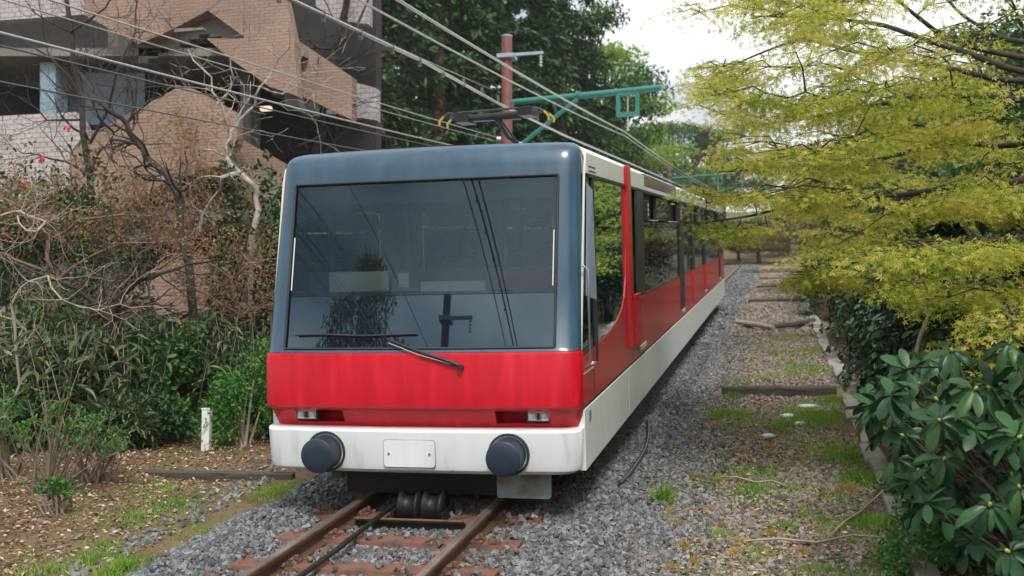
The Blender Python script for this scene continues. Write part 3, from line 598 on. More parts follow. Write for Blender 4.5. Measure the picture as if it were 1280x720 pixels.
# body sides ------------------------------------------------------------
LEN = 22.6
def sp(pts, x0, x1, name, mat, s_=1, parent=train, bevel=0, label=None):
    a = [(s_*x0, y_, z) for y_, z in pts]; b = [(s_*x1, y_, z) for y_, z in pts]
    m = MB(); m.prism(a, b) if s_ > 0 else m.prism(b, a); return m.build(name, mat, parent, bevel=bevel, label=label)
def rect(y0, y1, z0, z1): return [(y0, z0), (y1, z0), (y1, z1), (y0, z1)]
def fe(z): return .155 if z < 1.17 else .155+k_*(z-1.17)        # front edge of the side wall
for s_ in (1, -1):
    # white skirt panels
    y_ = .14
    for i in range(9):
        y1 = min(LEN, y_+2.49); sp(rect(y_ if i else .15, y1-.006, .262, .716), 1.20, 1.25 if i else 1.249, 'skirt_panel', M['white'], s_, bevel=.004); y_ = y1
    sp(rect(.16, LEN, .722, .74), 1.2, 1.243, 'belt_seam', M['black'], s_)
    # lower red side with curved rise to the pillar
    sp([(.155, .742), (2.95, .742), (2.95, 2.45), (2.72, 2.45), (2.70, 1.85), (2.63, 1.58), (2.5, 1.41), (2.3, 1.30), (1.9, 1.22), (1.4, 1.165), (.9, 1.13), (.155, 1.10)], 1.19, 1.247, 'side_panel', M['sidered'], s_)
    y_ = 2.956; bays = [4.05, 8.55, 11.1, 13.9, 16.6, 19.6, LEN]
    for i, b in enumerate(bays):
        sp(rect(y_, b-.006, .742, 1.35), 1.19, 1.247, 'side_panel', M['sidered'], s_); y_ = b
    sp([(.62, .80), (.635, .80), (.635, 1.12), (.62, 1.12)], 1.24, 1.249, 'door_seam', M['black'], s_)
    sp([(.165, .975), (.62, .975), (.62, .985), (.165, .985)], 1.24, 1.2495, 'door_seam', M['cream'], s_)
    # front cab window and large dark glass
    sp([(fe(1.11)+.02, 1.11), (.74, 1.13), (.74, 2.45), (fe(2.45)+.02, 2.45)], 1.205, 1.238, 'cab_door_glass', M['side'], s_)
    sp([(.74, 1.0), (.84, 1.0), (.84, 2.47), (.74, 2.47)], 1.20, 1.252, 'door_post', M['black'], s_)
    sp([(.845, 2.45), (2.715, 2.45), (2.695, 1.85), (2.625, 1.585), (2.495, 1.415), (2.3, 1.305), (1.9, 1.225), (1.4, 1.17), (.845, 1.135)], 1.215, 1.24, 'side_window', M['side'], s_)
    # edge trim that follows the raked front
    m = MB(); m.tube([(s_*1.234, fe(z)-.010, z) for z in (.77, 1.0, 1.17, 1.6, 2.1, 2.5)]+[(s_*1.235, fe(2.58)+.02, 2.6), (s_*1.2, fe(2.6)+.06, 2.67)], .011, 6); m.build('edge_trim', M['cream'], train)
    # red pillar
    sp(rect(2.72, 2.955, .90, 2.655), 1.235, 1.275, 'red_pillar', M['sidered'], s_, bevel=.006)
    # first door: black upper half, red lower half, light step at the foot
    def door(y0, y1, low, foot=True, top=2.44):
        d = sp(rect(y0, y1, 1.35, top), 1.24, 1.262, 'door', M['black'], s_, bevel=.004)
        sp(rect(y0, y1, .86, 1.348), 1.24, 1.264, 'door_lower_panel', M[low], s_, d, bevel=.004)
        if foot: sp([(y0+.05, .845), (y1-.05, .845), (y1-.08, .80), (y0+.08, .80)], 1.24, 1.27, 'door_foot_lamp', M['cream'], s_, d)
        return d
    sp(rect(2.98, 3.42, .90, 1.40), 1.24, 1.290, 'door_pocket', M['red'], s_, bevel=.004)
    d = door(3.44, 4.08, 'sidered'); sp(rect(2.96, 3.40, 1.40, 2.44), 1.19, 1.225, 'door_gap', M['black'], s_)
    door(8.62, 9.28, 'black'); door(11.15, 11.55, 'sidered', False); door(14.1, 14.7, 'red'); door(19.8, 20.5, 'black', True)
    # window panes with transoms
    def panes(y0, y1, n, open_first=False):
        sp(rect(y0, y1, 1.35, 1.362), 1.2, 1.25, 'window_sill', M['black'], s_)
        for i in range(n):
            a, b = y0+(y1-y0)*i/n, y0+(y1-y0)*(i+1)/n
            sp(rect(a+.008, b-.008, 1.362, 2.13), 1.212, 1.238, 'window_pane', M['side'], s_)
            if open_first and i % 2 == 0:
                fr = sp(rect(a+.03, b-.03, 2.145, 2.155), 1.19, 1.262, 'transom_sill', M['cream'], s_)
                sp(rect(a+.01, b-.01, 2.16, 2.43), 1.16, 1.17, 'transom_dark_sheet', M['black'], s_)  # black sheet stands for the shaded inside behind the opened transom
            else: sp(rect(a+.008, b-.008, 2.15, 2.43), 1.212, 1.238, 'transom_pane', M['side'], s_)
            sp(rect(b-.008, b+.008, 1.362, 2.43) if i < n-1 else rect(b-.01, b, 1.362, 2.43), 1.2, 1.240, 'mullion', M['black'], s_)
    panes(4.10, 8.60, 3, True); panes(9.30, 11.1, 1); panes(11.6, 14.05, 2, True); panes(14.75, 19.75, 3, True); panes(20.55, LEN, 1)
    sp(rect(.62, LEN, 2.45, 2.475), 1.19, 1.256, 'gutter', M['black'], s_)
    # roof band in white panels
    for a, b in ((.56, 2.71), (2.965, 4.38), (8.42, 11.3), (11.32, 15.6), (19.4, LEN)): sp(rect(a, b, 2.48, 2.64), 1.19, 1.240, 'roof_band', M['white'], s_, bevel=.003)
    for a, b in ((4.39, 8.41), (15.61, 19.39)):
        sp(rect(a, b, 2.48, 2.52), 1.19, 1.240, 'roof_band', M['white'], s_); sp(rect(a, b, 2.525, 2.66), 1.19, 1.236, 'destination_glass', M['gloss'], s_)
    for z in (2.50, 2.535): sp(rect(.66, 1.0, z, z+.008), 1.235, 1.243, 'louvre', M['black'], s_)
# lamp box by the first door
for y0, s_ in ((4.12, 1), (8.35, 1)):
    b_ = sp(rect(y0, y0+.13, 2.14, 2.36), 1.24, 1.30, 'signal_lamp_box', M['black'], s_, bevel=.006)
    for z in (2.19, 2.24, 2.29): sp(rect(y0+.035, y0+.095, z, z+.032), 1.30, 1.304, 'lamp_lens', M['ins'], s_, b_)
# tilted open vent in the cab door
MB().prism([(1.243, .36, 1.55), (1.243, .66, 1.50), (1.243, .66, 2.35), (1.243, .53, 2.40)], [(1.247, .36, 1.55), (1.285, .62, 1.50), (1.275, .62, 2.35), (1.247, .53, 2.40)]).build('cab_vent_pane', M['vent'], train)
sp(rect(.33, .42, .60, .68), 1.247, 1.254, 'socket_cover', M['guard'])
MB().tube([(1.247, .56, 1.02), (1.275, .56, 1.02), (1.275, .44, 1.02), (1.247, .44, 1.02)], .008, 6).build('door_handle', M['steel'], train)
MB().tube([(1.247, .24, 1.02), (1.285, .24, 1.05), (1.285, .24, 1.75), (1.247, .24, 1.78)], .010, 6).build('grab_rail', M['steel'], train)

# roof
V = []; prof_ = [(1.20, 2.48)]+[(1.20-.10*(1-math.cos(a))-.0, 2.64+.075*math.sin(a)) for a in (0, .5, 1.0, 1.57)]+[(x_, 2.715+.035*(1-(x_/1.1)**2)) for x_ in (.9, .6, .3, 0)]
ring = prof_+[(-x_, z) for x_, z in prof_[::-1][1:]]; n = len(ring); ysr = [.60, 1.0, 5, 11.25, 11.35, 17, LEN]
for y_ in ysr: V += [(x_, y_, z) for x_, z in ring]
m = MB(); m.add(V, [(i*n+j, i*n+j+1, (i+1)*n+j+1, (i+1)*n+j) for i in range(len(ysr)-1) for j in range(n-1)], True); m.build('roof', M['white'], train)
# inner shell: floor, ceiling, walls behind the skirt, rear end
MB().box((-1.19, .25, .70), (1.19, LEN, .76)).build('floor', M['interiordark'], train)
MB().box((-1.15, .62, 2.50), (1.15, LEN, 2.53)).build('ceiling', M['interior'], train)
MB().box((-1.19, LEN-.05, .28), (1.19, LEN, 2.70)).build('rear_wall', M['interiordark'], train)
# cab interior
MB().box((-1.1, .30, .95), (1.1, 1.0, 1.38)).build('dashboard', M['interior'], train, bevel=.02)
for a, b, z0, z1, y0, mt, nm in ((-.93, -.42, 1.60, 1.76, .62, 'paper', 'notice_board'), (-.36, -.27, 1.62, 1.74, .7, 'paper', 'small_card'), (.5, .98, 1.60, 1.74, .7, 'seatc', 'desk_cover'), (-.2, .35, 1.58, 1.66, .8, 'paper', 'desk_papers')):
    MB().box((a, y0, z0), (b, y0+.04, z1)).build(nm, M[mt], train)
MB().box((-.55, .62, 1.38), (.55, .95, 1.58)).build('control_console', M['interiordark'], train, bevel=.02)
MB().box((-1.1, 1.02, 1.38), (-.2, 1.2, 1.6)).build('driver_desk', M['interior'], train)
for x0 in (-.85, -.1, .12, .62): MB().box((x0, 2.3, .76), (x0+.05, 2.34, 2.5)).build('bulkhead_post', M['interior'], train)
MB().box((-1.15, 2.3, .76), (1.15, 2.34, 1.72)).build('bulkhead', M['interior'], train)
MB().box((-1.1, 2.3, 2.28), (1.1, 2.34, 2.5)).build('bulkhead_header', M['interiordark'], train)
MB().box((-.12, 2.28, 1.72), (.14, 2.3, 2.28)).build('bulkhead_door', M['interiordark'], train)
for i in range(12):
    for s_ in (-1, 1):
        y0 = 3.4+i*1.5; x0, x1 = sorted((s_*.35, s_*1.1))
        st = MB().box((x0, y0, 1.15), (x1, y0+.45, 1.22)).build('passenger_seat', M['seatc'], train, bevel=.02); MB().box((x0, y0+.45, 1.15), (x1, y0+.52, 1.75)).build('seat_back', M['seatc'], st, bevel=.02)
MB().box((-1.0, .36, 2.30), (1.0, .42, 2.45), lambda a, b, c: (a, b+.03, c)).build('sun_blind', M['interiordark'], train)
# underframe and wheels
MB().box((-.95, .6, .10), (.95, LEN-.3, .30)).build('underframe', M['dark'], train)
MB().box((-.75, .4, .0), (.75, .55, .24)).build('front_beam', M['dark'], train)
for y0 in (1.5, 3.2, 8.5, 10.2, 13, 14.7, 19.6, 21.3):
    for s_ in (-1, 1):
        m = MB(); m.tube([(s_*.51, y0, .30), (s_*.57, y0, .30)], .30, 20); m.build('wheel', M['dark'], train)
# pantograph
pg = MB(); pg.tube([(-.40, 2.72, 3.20), (.30, 2.72, 3.22)], .017, 8); pg.tube([(-.40, 2.95, 3.21), (.30, 2.95, 3.23)], .015, 8)
pg.tube([(-.47, 2.70, 3.205), (-.38, 2.72, 3.245), (.34, 2.72, 3.265), (.44, 2.7, 3.24)], .013, 6)
po = pg.build('pantograph', M['black'], train)
for s_, yy in ((-1, 2.70), (-1, 2.97), (1, 2.70), (1, 2.97)):
    x0 = -.42 if s_ < 0 else .37; e_ = .10
    MB().tube([(x0, yy, 3.235), (x0+s_*e_*.6, yy, 3.245), (x0+s_*e_*1.1, yy, 3.215)], .014, 6).build('horn', M['black'], po)
    MB().tube([(x0+s_*e_*1.1, yy, 3.215), (x0+s_*(e_*1.1+.045), yy, 3.17), (x0+s_*(e_*1.1+.045), yy, 3.13)], .012, 6).build('horn_tip', M['yellow'], po)
MB().box((-.32, 2.78, 3.165), (.22, 2.90, 3.205)).build('carbon_strip', M['dark'], po)
MB().box((.22, 2.70, 3.185), (.36, 3.0, 3.27)).build('strip_holder', M['dark'], po); MB().box((-.42, 2.70, 3.15), (-.28, 3.0, 3.24)).build('strip_holder', M['dark'], po)
MB().tube([(-.02, 2.8, 3.17), (.02, 3.1, 3.02), (.10, 3.3, 2.95)], .022, 6).tube([(.02, 2.82, 3.16), (.12, 3.2, 2.93)], .012, 6).build('upper_arm', M['black'], po)
MB().tube([(.10, 3.3, 2.95), (.04, 2.75, 2.82), (.03, 2.55, 2.78)], .036, 8).build('lower_arm', M['galv'], po)
MB().box((-.30, 2.4, 2.74), (.32, 3.4, 2.80)).build('pantograph_base', M['galv'], po)
for x0 in (-.42, -.15): MB().tube([(x0, 2.6, 2.74), (x0, 2.6, 2.87)], .045, 10).build('insulator', M['ins'], po)

# ------------------------------------------------------------------ overhead line
def insul(m, a, b, n=4, r=.045):
    a, b = Vector(a), Vector(b)
    for i in range(n):
        c = a.lerp(b, (i+.5)/n); d = (b-a).normalized()*.012; m.tube([c-d, c, c+d], [.015, r, .015], 10)
    m.tube([a, b], .014, 6)
def catenary_pole(label, yl, base_drop=1.2, arm=True):
    p = W(-2.5, yl, 0); root = thing('catenary_pole', label, 'pole', T(p), 'catenary poles beside the track')
    gzv = float(gz(p.x, p.y)) - p.z
    m = MB(); m.tube([(0, 0, gzv-.3), (0, 0, 6.03)], [.12, .105], 16); m.build('pole', M['polebrown'], root)
    MB().tube([(0, 0, 6.03), (0, 0, 6.06)], .11, 16).build('pole_cap', M['galv'], root)
    br = MB().box((-.2, -.04, 5.63), (.74, .02, 5.685)).build('top_bracket', M['galv'], root)
    MB().box((-.17, -.17, 5.58), (.17, .17, 5.66)).build('clamp', M['galv'], br)
    m = MB(); insul(m, (.69, 0, 5.62), (.69, 0, 5.38)); m.build('insulator', M['ins'], br)
    ar = MB().tube([(0, 0, 4.70), (1.6, 0, 4.76), (3.05, 0, 4.82)], .062, 10).build('cantilever_arm', M['green'], root)
    MB().tube([(.12, 0, 3.72), (1.42, 0, 4.70)], .045, 8).build('brace', M['green'], ar)
    fr = MB()
    x0, x1, z0, z1 = 2.18, 2.62, 4.30, 4.76
    fr.box((x0, -.05, z0), (x0+.07, .05, z1)); fr.box((x1-.07, -.05, z0), (x1, .05, z1)); fr.box((x0+.07, -.05, z0), (x1-.07, .05, z0+.07)); fr.box((x0+.07, -.048, z1-.05), (x1-.07, .048, z1))
    fr.build('square_frame', M['green'], ar)
    MB().tube([(2.4, 0, 4.70), (2.4, 0, 4.0)], .016, 6).build('hanger_rod', M['steel'], ar)
    m = MB(); insul(m, (2.4, 0, 4.24), (2.4, 0, 4.0), 4, .05); m.build('insulator', M['ins'], ar)
    for x_ in (1.42, 2.18, 2.55): MB().tube([(x_-.03, 0, 4.76+.01*x_), (x_+.03, 0, 4.76+.01*x_)], .074, 10).build('arm_clamp', M['green'], ar)
    for z, tx in ((5.02, -.33), (3.98, -.2), (3.62, -.2)):
        m = MB(); insul(m, (tx, -.05, z), (-.12, 0, z), 3, .055); m.build('side_insulator', M['ins'], root)
    return root
catenary_pole('nearest brown catenary pole with green arm over the train roof', 13)
catenary_pole('farther brown catenary pole with small green arm beyond the end of the train', 47)
catenary_pole('brown catenary pole with green arm behind the viewer mirrored in the windscreen', -9.9)
def catwire(name, pts, r, mat, label):
    m = MB(); m.tube(pts, r, 6); return tag(m.build(name, mat, None), label, 'wire', 'overhead wires above the track')
def sag(P, n=10, s=.0):
    out = []
    for a, b in zip(P[:-1], P[1:]):
        for i in range(n):
            t = i/n; c = a.lerp(b, t); out.append(c-Vector((0, 0, 4*s*t*(1-t))))
    return out+[P[-1]]
A = sag([W(.15, -30, 3.9), W(-.1, -9.9, 3.95), W(-.1, 13, 3.92), W(-.1, 47, 3.95), W(-.1, 70, 4)], 10, .12)
catwire('overhead_wire', A, .013, M['wire'], 'thick pale overhead wire hung from the insulator below the green square frame')
B_ = sag([W(-.45, -30, 3.9), W(-.35, -9.9, 3.9), W(-.12, 13.2, 3.86), W(-.12, 47, 3.9)], 10, .14)
catwire('overhead_wire', B_, .009, M['wire'], 'thin pale overhead wire just left of the thick one')
C_ = [W(.0, -30, 3.35), W(0, -9.9, 3.37), W(0, .5, 3.39), W(0, 2.7, 3.33), W(0, 6.3, 3.30), W(0, 13, 3.32), W(0, 47, 3.35), W(0, 70, 3.35)]
cw = thing('contact_wire', 'pale contact wire with dark clips touching the pantograph', 'wire', T(C_[3]))
m = MB(); m.tube(C_, .013, 6); m.build('wire', M['wire'], cw, True)
for i in range(16):
    y_ = -4+i*.62; MB().tube([W(0, y_, 3.34), W(0, y_, 3.41)], .015, 6).build('clip', M['wiredark'], cw, True)
m = MB(); 
for a, b in (((-.6, 1.0), (-1.5, 3.0)),):
    pass
D1 = atw(487, 108, W(0, 13, 4.8).y-6)
P1 = W(-2.6, 13, 0)
def polept(z, dx=-.3): return P1+Vector((dx, 0, z))
def guy(label, pxs, yl, end, r, mat='wire', dark=False):
    pts = [at(a, b, 'y', y_) for (a, b), y_ in zip(pxs, yl)]+[end]
    # gentle sag through the measured points
    m = MB(); m.tube(sag(pts, 6, .03), r, 5); tag(m.build('span_wire', M[mat], None), label, 'wire', 'wires strung from the pole to the left')
def span(label, z, x_, r, mat, dz=0.):
    P_ = [W(-2.5, -9.9, 0)+Vector((x_, 0, z+dz)), W(-2.5, 13, 0)+Vector((x_, 0, z))]; m = MB(); m.tube([W(-2.5, -34, 0)+Vector((x_, 0, z+dz))]+sag(P_, 14, .07), r, 5); tag(m.build('span_wire', M[mat], None), label, 'wire', 'wires strung from pole to pole on the left of the track')
span('highest pale side wire, reaching the pole from upper left with a dark hanging fitting', 4.98, -.30, .009, 'wire', -.05)
span('upper pale wire of the pair slanting down across the building to the pole', 4.02, -.22, .009, 'wire')
span('lower pale wire of the pair slanting down across the building to the pole', 3.95, -.26, .007, 'wire', -.04)
span('thick pale cable crossing the middle of the building toward the train roof', 3.66, -.24, .013, 'wire', .02)
span('thin dark wire just below the thick cable across the building', 3.58, -.24, .008, 'wiredark')
span('faint thin wire crossing low in front of the brown building behind the train roof', 3.30, -.16, .007, 'wiredark')
m = MB(); q0 = at(578, 85, 'y', 12.6); m.tube([q0, at(600, 86, 'y', 12.8), polept(5.02, -.1)], .02, 6); m.tube([at(579, 84, 'y', 12.6), at(578, 104, 'y', 12.6)], .028, 6)
tag(m.build('wire_fitting', M['dark'], None), 'dark hook fitting hanging from the wire left of the nearest pole', 'fitting')

# ------------------------------------------------------------------ building on the left
BY = 9.0
bd = thing('apartment_building', 'brown brick tiled building with zigzag stair parapets and dark recesses behind the bare trees', 'building', T(atw(200, 500, BY)))
def bpoly(name, px, mat, y0=0., th=.22, parent=bd, label=None):
    a = [atw(x, y, BY+y0) for x, y in px]; b = [p+Vector((0, th, 0)) for p in a]
    return MB().prism(a, b).build(name, M[mat], parent, True, label=label)
def ear(name, px, mat, y0=0., th=.22, parent=bd):     # concave outlines, triangulated
    bm = bmesh.new(); vs = [bm.verts.new(atw(x, y, BY+y0)) for x, y in px]; f = bm.faces.new(vs)
    r = bmesh.ops.extrude_face_region(bm, geom=[f]); bmesh.ops.translate(bm, verts=[v for v in r['geom'] if isinstance(v, bmesh.types.BMVert)], vec=(0, th, 0))
    bmesh.ops.triangulate(bm, faces=bm.faces[:]); bmesh.ops.recalc_face_normals(bm, faces=bm.faces[:])
    me = bpy.data.meshes.new(name); bm.to_mesh(me); bm.free(); return link(name, me, M[mat], parent, True)
ear('wall_panel', [(-120, -60), (105, -60), (105, 18), (-120, 34)], 'whitetile')
ear('parapet_panel', [(105.5, -60), (304, -60), (304, 45), (260, 13), (215, 37), (173, 55), (105.5, 19)], 'brick')
ear('parapet_panel', [(304.5, -60), (345, -60), (368, 50), (372, 120), (336, 108), (286, 72), (258, 48), (304.5, 48)], 'brick', .02)
ear('parapet_panel', [(372, 50), (440, 96), (440, 150), (374, 118)], 'brick', .5)
ear('wall_panel', [(390, -60), (460, -60), (460, 30), (425, 26), (395, 8)], 'whitetile', 1.2)
ear('wall_panel', [(398, 90), (470, 110), (470, 150), (398, 140)], 'whitetile', 1.4)
ear('parapet_panel', [(128, 160), (222, 109), (242, 111), (296, 141), (296, 178), (282, 204), (215, 222), (207, 227), (155, 262), (90, 235), (89, 192), (110, 165)], 'brick', -.15)
ear('parapet_panel', [(297, 172), (357, 205), (357, 262), (320, 262), (286, 216), (297, 190)], 'brick', .6)
ear('parapet_panel', [(124, 383), (218, 318), (252, 318), (289, 348), (289, 440), (100, 470), (100, 400)], 'brick', -.1)
ear('parapet_panel', [(-120, 383), (99, 383), (99, 470), (-120, 470)], 'brick', .02)
ear('parapet_panel', [(289.5, 380), (420, 330), (420, 470), (289.5, 470)], 'brick', .8)
ear('wall_panel', [(-120, 145), (0, 145), (95, 140), (108, 165), (87, 192), (88, 235), (0, 262), (-120, 275)], 'whitetile', .05)
bpoly('column', [(50, 78), (70, 78), (70, 142), (50, 142)], 'bblue', .5, .35)
def window(px, y0=.9):
    (x0, y0_), (x1, y1_) = px; w_ = bpoly('window', [(x0, y0_), (x1, y0_), (x1, y1_), (x0, y1_)], 'bglass', y0, .06)
    for i in range(4):
        x_ = x0+(x1-x0)*i/3; bpoly('window_frame', [(x_-1.2, y0_), (x_+1.2, y0_), (x_+1.2, y1_), (x_-1.2, y1_)], 'bblue', y0-.04, .1, w_)
window(((70, 80), (181, 156))); window(((27, 330), (150, 392))); window(((158, 248), (232, 300)), 1.2)
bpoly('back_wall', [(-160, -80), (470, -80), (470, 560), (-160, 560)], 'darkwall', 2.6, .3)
for ya, yb in ((60, 70), (262, 275), (470, 482)): bpoly('floor_slab', [(-130, ya), (380, ya), (380, yb), (-130, yb)], 'slab', .3, 2.3)
for x0 in (-40, 135, 300): bpoly('pier', [(x0, -60), (x0+13, -60), (x0+13, 500), (x0, 500)], 'slab', 1.3, .4)
for a, b in (((218, 38), (254, 36)), ((218, 219), (247, 216))):
    f = bpoly('strip_light', [(a[0], a[1]-2), (b[0], b[1]-2), (b[0], b[1]+1), (a[0], a[1]+2)], 'slab', -.42, .12)
    bpoly('light_tube', [(a[0]+.5, a[1]+1.6), (b[0]-.5, b[1]+.6), (b[0]-.5, b[1]+3.6), (a[0]+.5, a[1]+4.6)], 'tube', -.44, .06, f)
bpoly('wall_lamp', [(324, 133), (337, 132), (338, 137), (325, 138)], 'warm', .9, .1)
# sloping stair flights between the parapets
for (xa, ya, xb, yb) in ((173, 60, 262, 18), (262, 22, 372, 122), (110, 240, 225, 160), (225, 165, 300, 215), (120, 400, 220, 335)):
    m = MB(); n = 7
    for i in range(n):
        a = atw(xa+(xb-xa)*i/n, ya+(yb-ya)*i/n, BY+.3); b = atw(xa+(xb-xa)*(i+1)/n, ya+(yb-ya)*(i+1)/n, BY+.3); z_ = max(a.z, b.z); m.box((min(a.x, b.x), BY+.3, z_-.35), (max(a.x, b.x), BY+1.5, z_))
    m.build('stair_flight', M['slab'], bd, True)

# ------------------------------------------------------------------ plant builders (all in world space)
def grow(p, d, length, r, depth, segs, bend=.25, up=.08, kids=(2, 4), ang=.7, shrink=.68, out=None, tips=None, minr=.004, sides=5):
    pts = [p.copy()]; rad = [r]; d = d.normalized()
    for i in range(segs):
        d = (d+Vector((random.gauss(0, bend), random.gauss(0, bend), random.gauss(0, bend)+up))).normalized()
        p = p+d*(length/segs); pts.append(p.copy()); rad.append(max(minr, r*(1-.65*(i+1)/segs)))
    out.append((pts, rad, depth))
    if depth <= 0: tips.append((pts[-1], d)); tips.append((pts[len(pts)//2], d)); return
    for k in range(random.randint(*kids)):
        i = random.randint(max(1, segs//3), segs); q = pts[i]; dd = (pts[i]-pts[i-1]).normalized()
        a = Vector((random.gauss(0, 1), random.gauss(0, 1), random.gauss(0, .7))); a = (a-dd*a.dot(dd)).normalized()
        grow(q, dd*math.cos(ang)+a*math.sin(ang)*random.uniform(.8, 1.3), length*shrink*random.uniform(.7, 1.1), rad[i]*.7, depth-1, max(3, segs-1), bend, up, kids, ang, shrink, out, tips, minr, sides)
    tips.append((pts[-1], d))
def plant(name, label, cat, base, stems, leafy, trunkmat, leafm, tmpl, lsize, per, spreadr, group=None, seed=0, droop=.2, trunkname='trunk', leafname='foliage', branchdepth=None, up=.5):
    """stems: list of grow() argument dicts; leafy: fraction of tips that carry leaves"""
    random.seed(seed); out = []; tips = []
    for s_ in stems: grow(out=out, tips=tips, **s_)
    root = thing(name, label, cat, T(base), group)
    top = max(o_[2] for o_ in out); mt = MB(); mb = MB()
    for pts, rad, dp in out: (mt if dp == top else mb).tube([base+q for q in pts], rad, 7 if dp == top else 4, caps=False)
    mt.build(trunkname, M[trunkmat], root, True)
    if mb.v: mb.build('branch', M[trunkmat], root, True, kind='stuff')
    if leafy > 0:
        tp = [t for t in tips if random.random() < leafy]
        C_ = np.array([list(base+t[0]) for t in tp]); D_ = np.array([list(t[1]) for t in tp]); n = len(tp)*per
        C_ = np.repeat(C_, per, 0); D_ = np.repeat(D_, per, 0); P = C_+rng.normal(size=(n, 3))*spreadr
        dd = D_*.5+unit(n)+np.array([0, 0, -droop]); R = rots_from(dd, rng.normal(size=n)*.8)
        me = scatter(leafname, tmpl[0], tmpl[1], P, R, lsize*(.6+.7*rng.random(n))); link(leafname, me, M[leafm], root, True, kind='stuff')
    return root
def gbase(p): return Vector((p.x, p.y, float(gz(p.x, p.y))-.04))
def ground_at(px, yl):                         # ground point seen in column px at track distance yl
    p = at(px, 400, 'y', yl); x_, y_ = p.x, p.y; return Vector((x_, y_, float(gz(x_, y_))-.03))
V3 = Vector
MAPT = (MAPLE_V, MAPLE_F); LAN = (LANCE_V, LANCE_F); OVA = (OVAL_V, OVAL_F); SIM = (SIMPLE_V, SIMPLE_F)

# bare and budding trees in front of the building
def st(p=(0, 0, 0), d=(0, 0, 1), length=3, r=.06, depth=3, segs=7, **k): return dict(p=V3(p), d=V3(d), length=length, r=r, depth=depth, segs=segs, **k)
def through(base, pxs, yl, r0, r1):            # trunk drawn through measured points
    pts = [base]+[at(a, b, 'y', yl) for a, b in pxs]; n = len(pts); return pts, [r0+(r1-r0)*i/(n-1) for i in range(n)]
def shaped_tree(label, basepx, yl, runs, mat, leafm=None, tips_per=6, seed=1, lsize=.04, depth=2, twig=1.0, cat='tree', tmpl=SIM, name='bare_tree', group='bare and budding trees before the building', kids=(1, 2), spr=.09):
    random.seed(seed); b = ground_at(basepx, yl); root = thing(name, label, cat, T(b), group); mt = MB(); mbr = MB(); out = []; tips = []
    for i, (pxs, r0, r1) in enumerate(runs):
        if i == 0: pts, rad = through(b, pxs, yl, r0, r1)
        else: pts = [at(a_, b_, 'y', yl+random.uniform(-.3, .3) if j else yl) for j, (a_, b_) in enumerate(pxs)]; rad = [r0+(r1-r0)*k/(len(pts)-1) for k in range(len(pts))]
        pp = []
        for k in range(len(pts)-1):
            for t in (0, .5): pp.append(pts[k].lerp(pts[k+1], t)+(V3((random.gauss(0, .03), random.gauss(0, .05), 0)) if t or k else V3((0, 0, 0))))
        pp.append(pts[-1]); rr_ = list(np.interp(np.linspace(0, 1, len(pp)), np.linspace(0, 1, len(rad)), rad))
        (mt if i == 0 else mbr).tube(pp, rr_, 7, caps=False)
        for k in range(2 if i == 0 else 1, len(pp)):
            for q in range(random.randint(*kids)):
                dd = (pp[k]-pp[k-1]).normalized(); a = V3((random.gauss(0, 1), random.gauss(0, .8), random.gauss(.2, .8))).normalized()
                grow(pp[k], dd*.5+a, twig*random.uniform(.5, 1.1), max(.006, rr_[k]*.45), depth, 5, .28, .06, (2, 4), .7, .66, out, tips, .0025)
    for pts, rad, dp in out: mbr.tube(pts, rad, 4, caps=False)
    mt.build('trunk', M[mat], root, True); mbr.build('branch', M[mat], root, True, kind='stuff')
    if leafm:
        C_ = np.array([list(t[0]) for t in tips]); n = len(C_)*tips_per; P = np.repeat(C_, tips_per, 0)+rng.normal(size=(n, 3))*spr
        link('foliage', scatter('foliage', tmpl[0], tmpl[1], P, rots_from(unit(n)+[0, 0, -.2], rng.normal(size=n)), lsize*(.6+.7*rng.random(n))), M[leafm], root, True, kind='stuff')
    return root
shaped_tree('pale barked bare tree with a crooked white trunk just left of the train roof', 312, 5.5, [
    ([(314, 330), (318, 262), (318, 235), (300, 215), (288, 195), (292, 165), (300, 150)], .05, .022), ([(288, 195), (284, 170), (272, 130), (262, 95), (235, 62)], .022, .008),
    ([(300, 150), (318, 130), (325, 108), (345, 88), (362, 60)], .018, .007), ([(272, 130), (290, 100), (288, 72)], .02, .008), ([(300, 215), (278, 222), (262, 250), (250, 290)], .035, .015), ([(325, 108), (350, 118), (380, 96)], .014, .006)], 'barkpale', seed=3, depth=2, twig=.95, kids=(0, 1))
shaped_tree('dark bare tree leaning left across the brown stair panel', 262, 5.0, [
    ([(240, 330), (222, 250), (208, 218), (186, 196), (170, 180), (158, 155)], .06, .035), ([(158, 155), (138, 140), (118, 125), (105, 100), (92, 75)], .035, .012),
    ([(170, 180), (140, 175), (125, 150), (112, 110), (108, 60)], .02, .008), ([(158, 155), (172, 130), (200, 118), (215, 100)], .02, .007), ([(186, 196), (165, 165), (172, 150)], .018, .008)], 'bark', seed=5, twig=.9, kids=(0, 2))
shaped_tree('dark trunked tree with a forked branch before the lower stair panel', 138, 3.6, [
    ([(138, 470), (142, 410), (152, 368)], .085, .06), ([(152, 368), (170, 350), (200, 342), (235, 330), (270, 325)], .035, .010), ([(152, 368), (178, 350), (183, 330)], .03, .012), ([(142, 400), (110, 370), (70, 350), (20, 330)], .04, .012)], 'bark', seed=8, twig=.8)
shaped_tree('pale tangled branchy tree at the far left edge with a looped limb', 10, 2.4, [
    ([(15, 480), (18, 400), (22, 360), (60, 345)], .02, .010), ([(0, 270), (20, 262), (48, 275), (48, 290), (28, 288), (22, 270)], .012, .009), ([(60, 345), (80, 375), (120, 388), (150, 380)], .012, .006), ([(18, 400), (40, 420), (20, 440)], .012, .006)], 'branchpale', seed=9, twig=.55, depth=1)
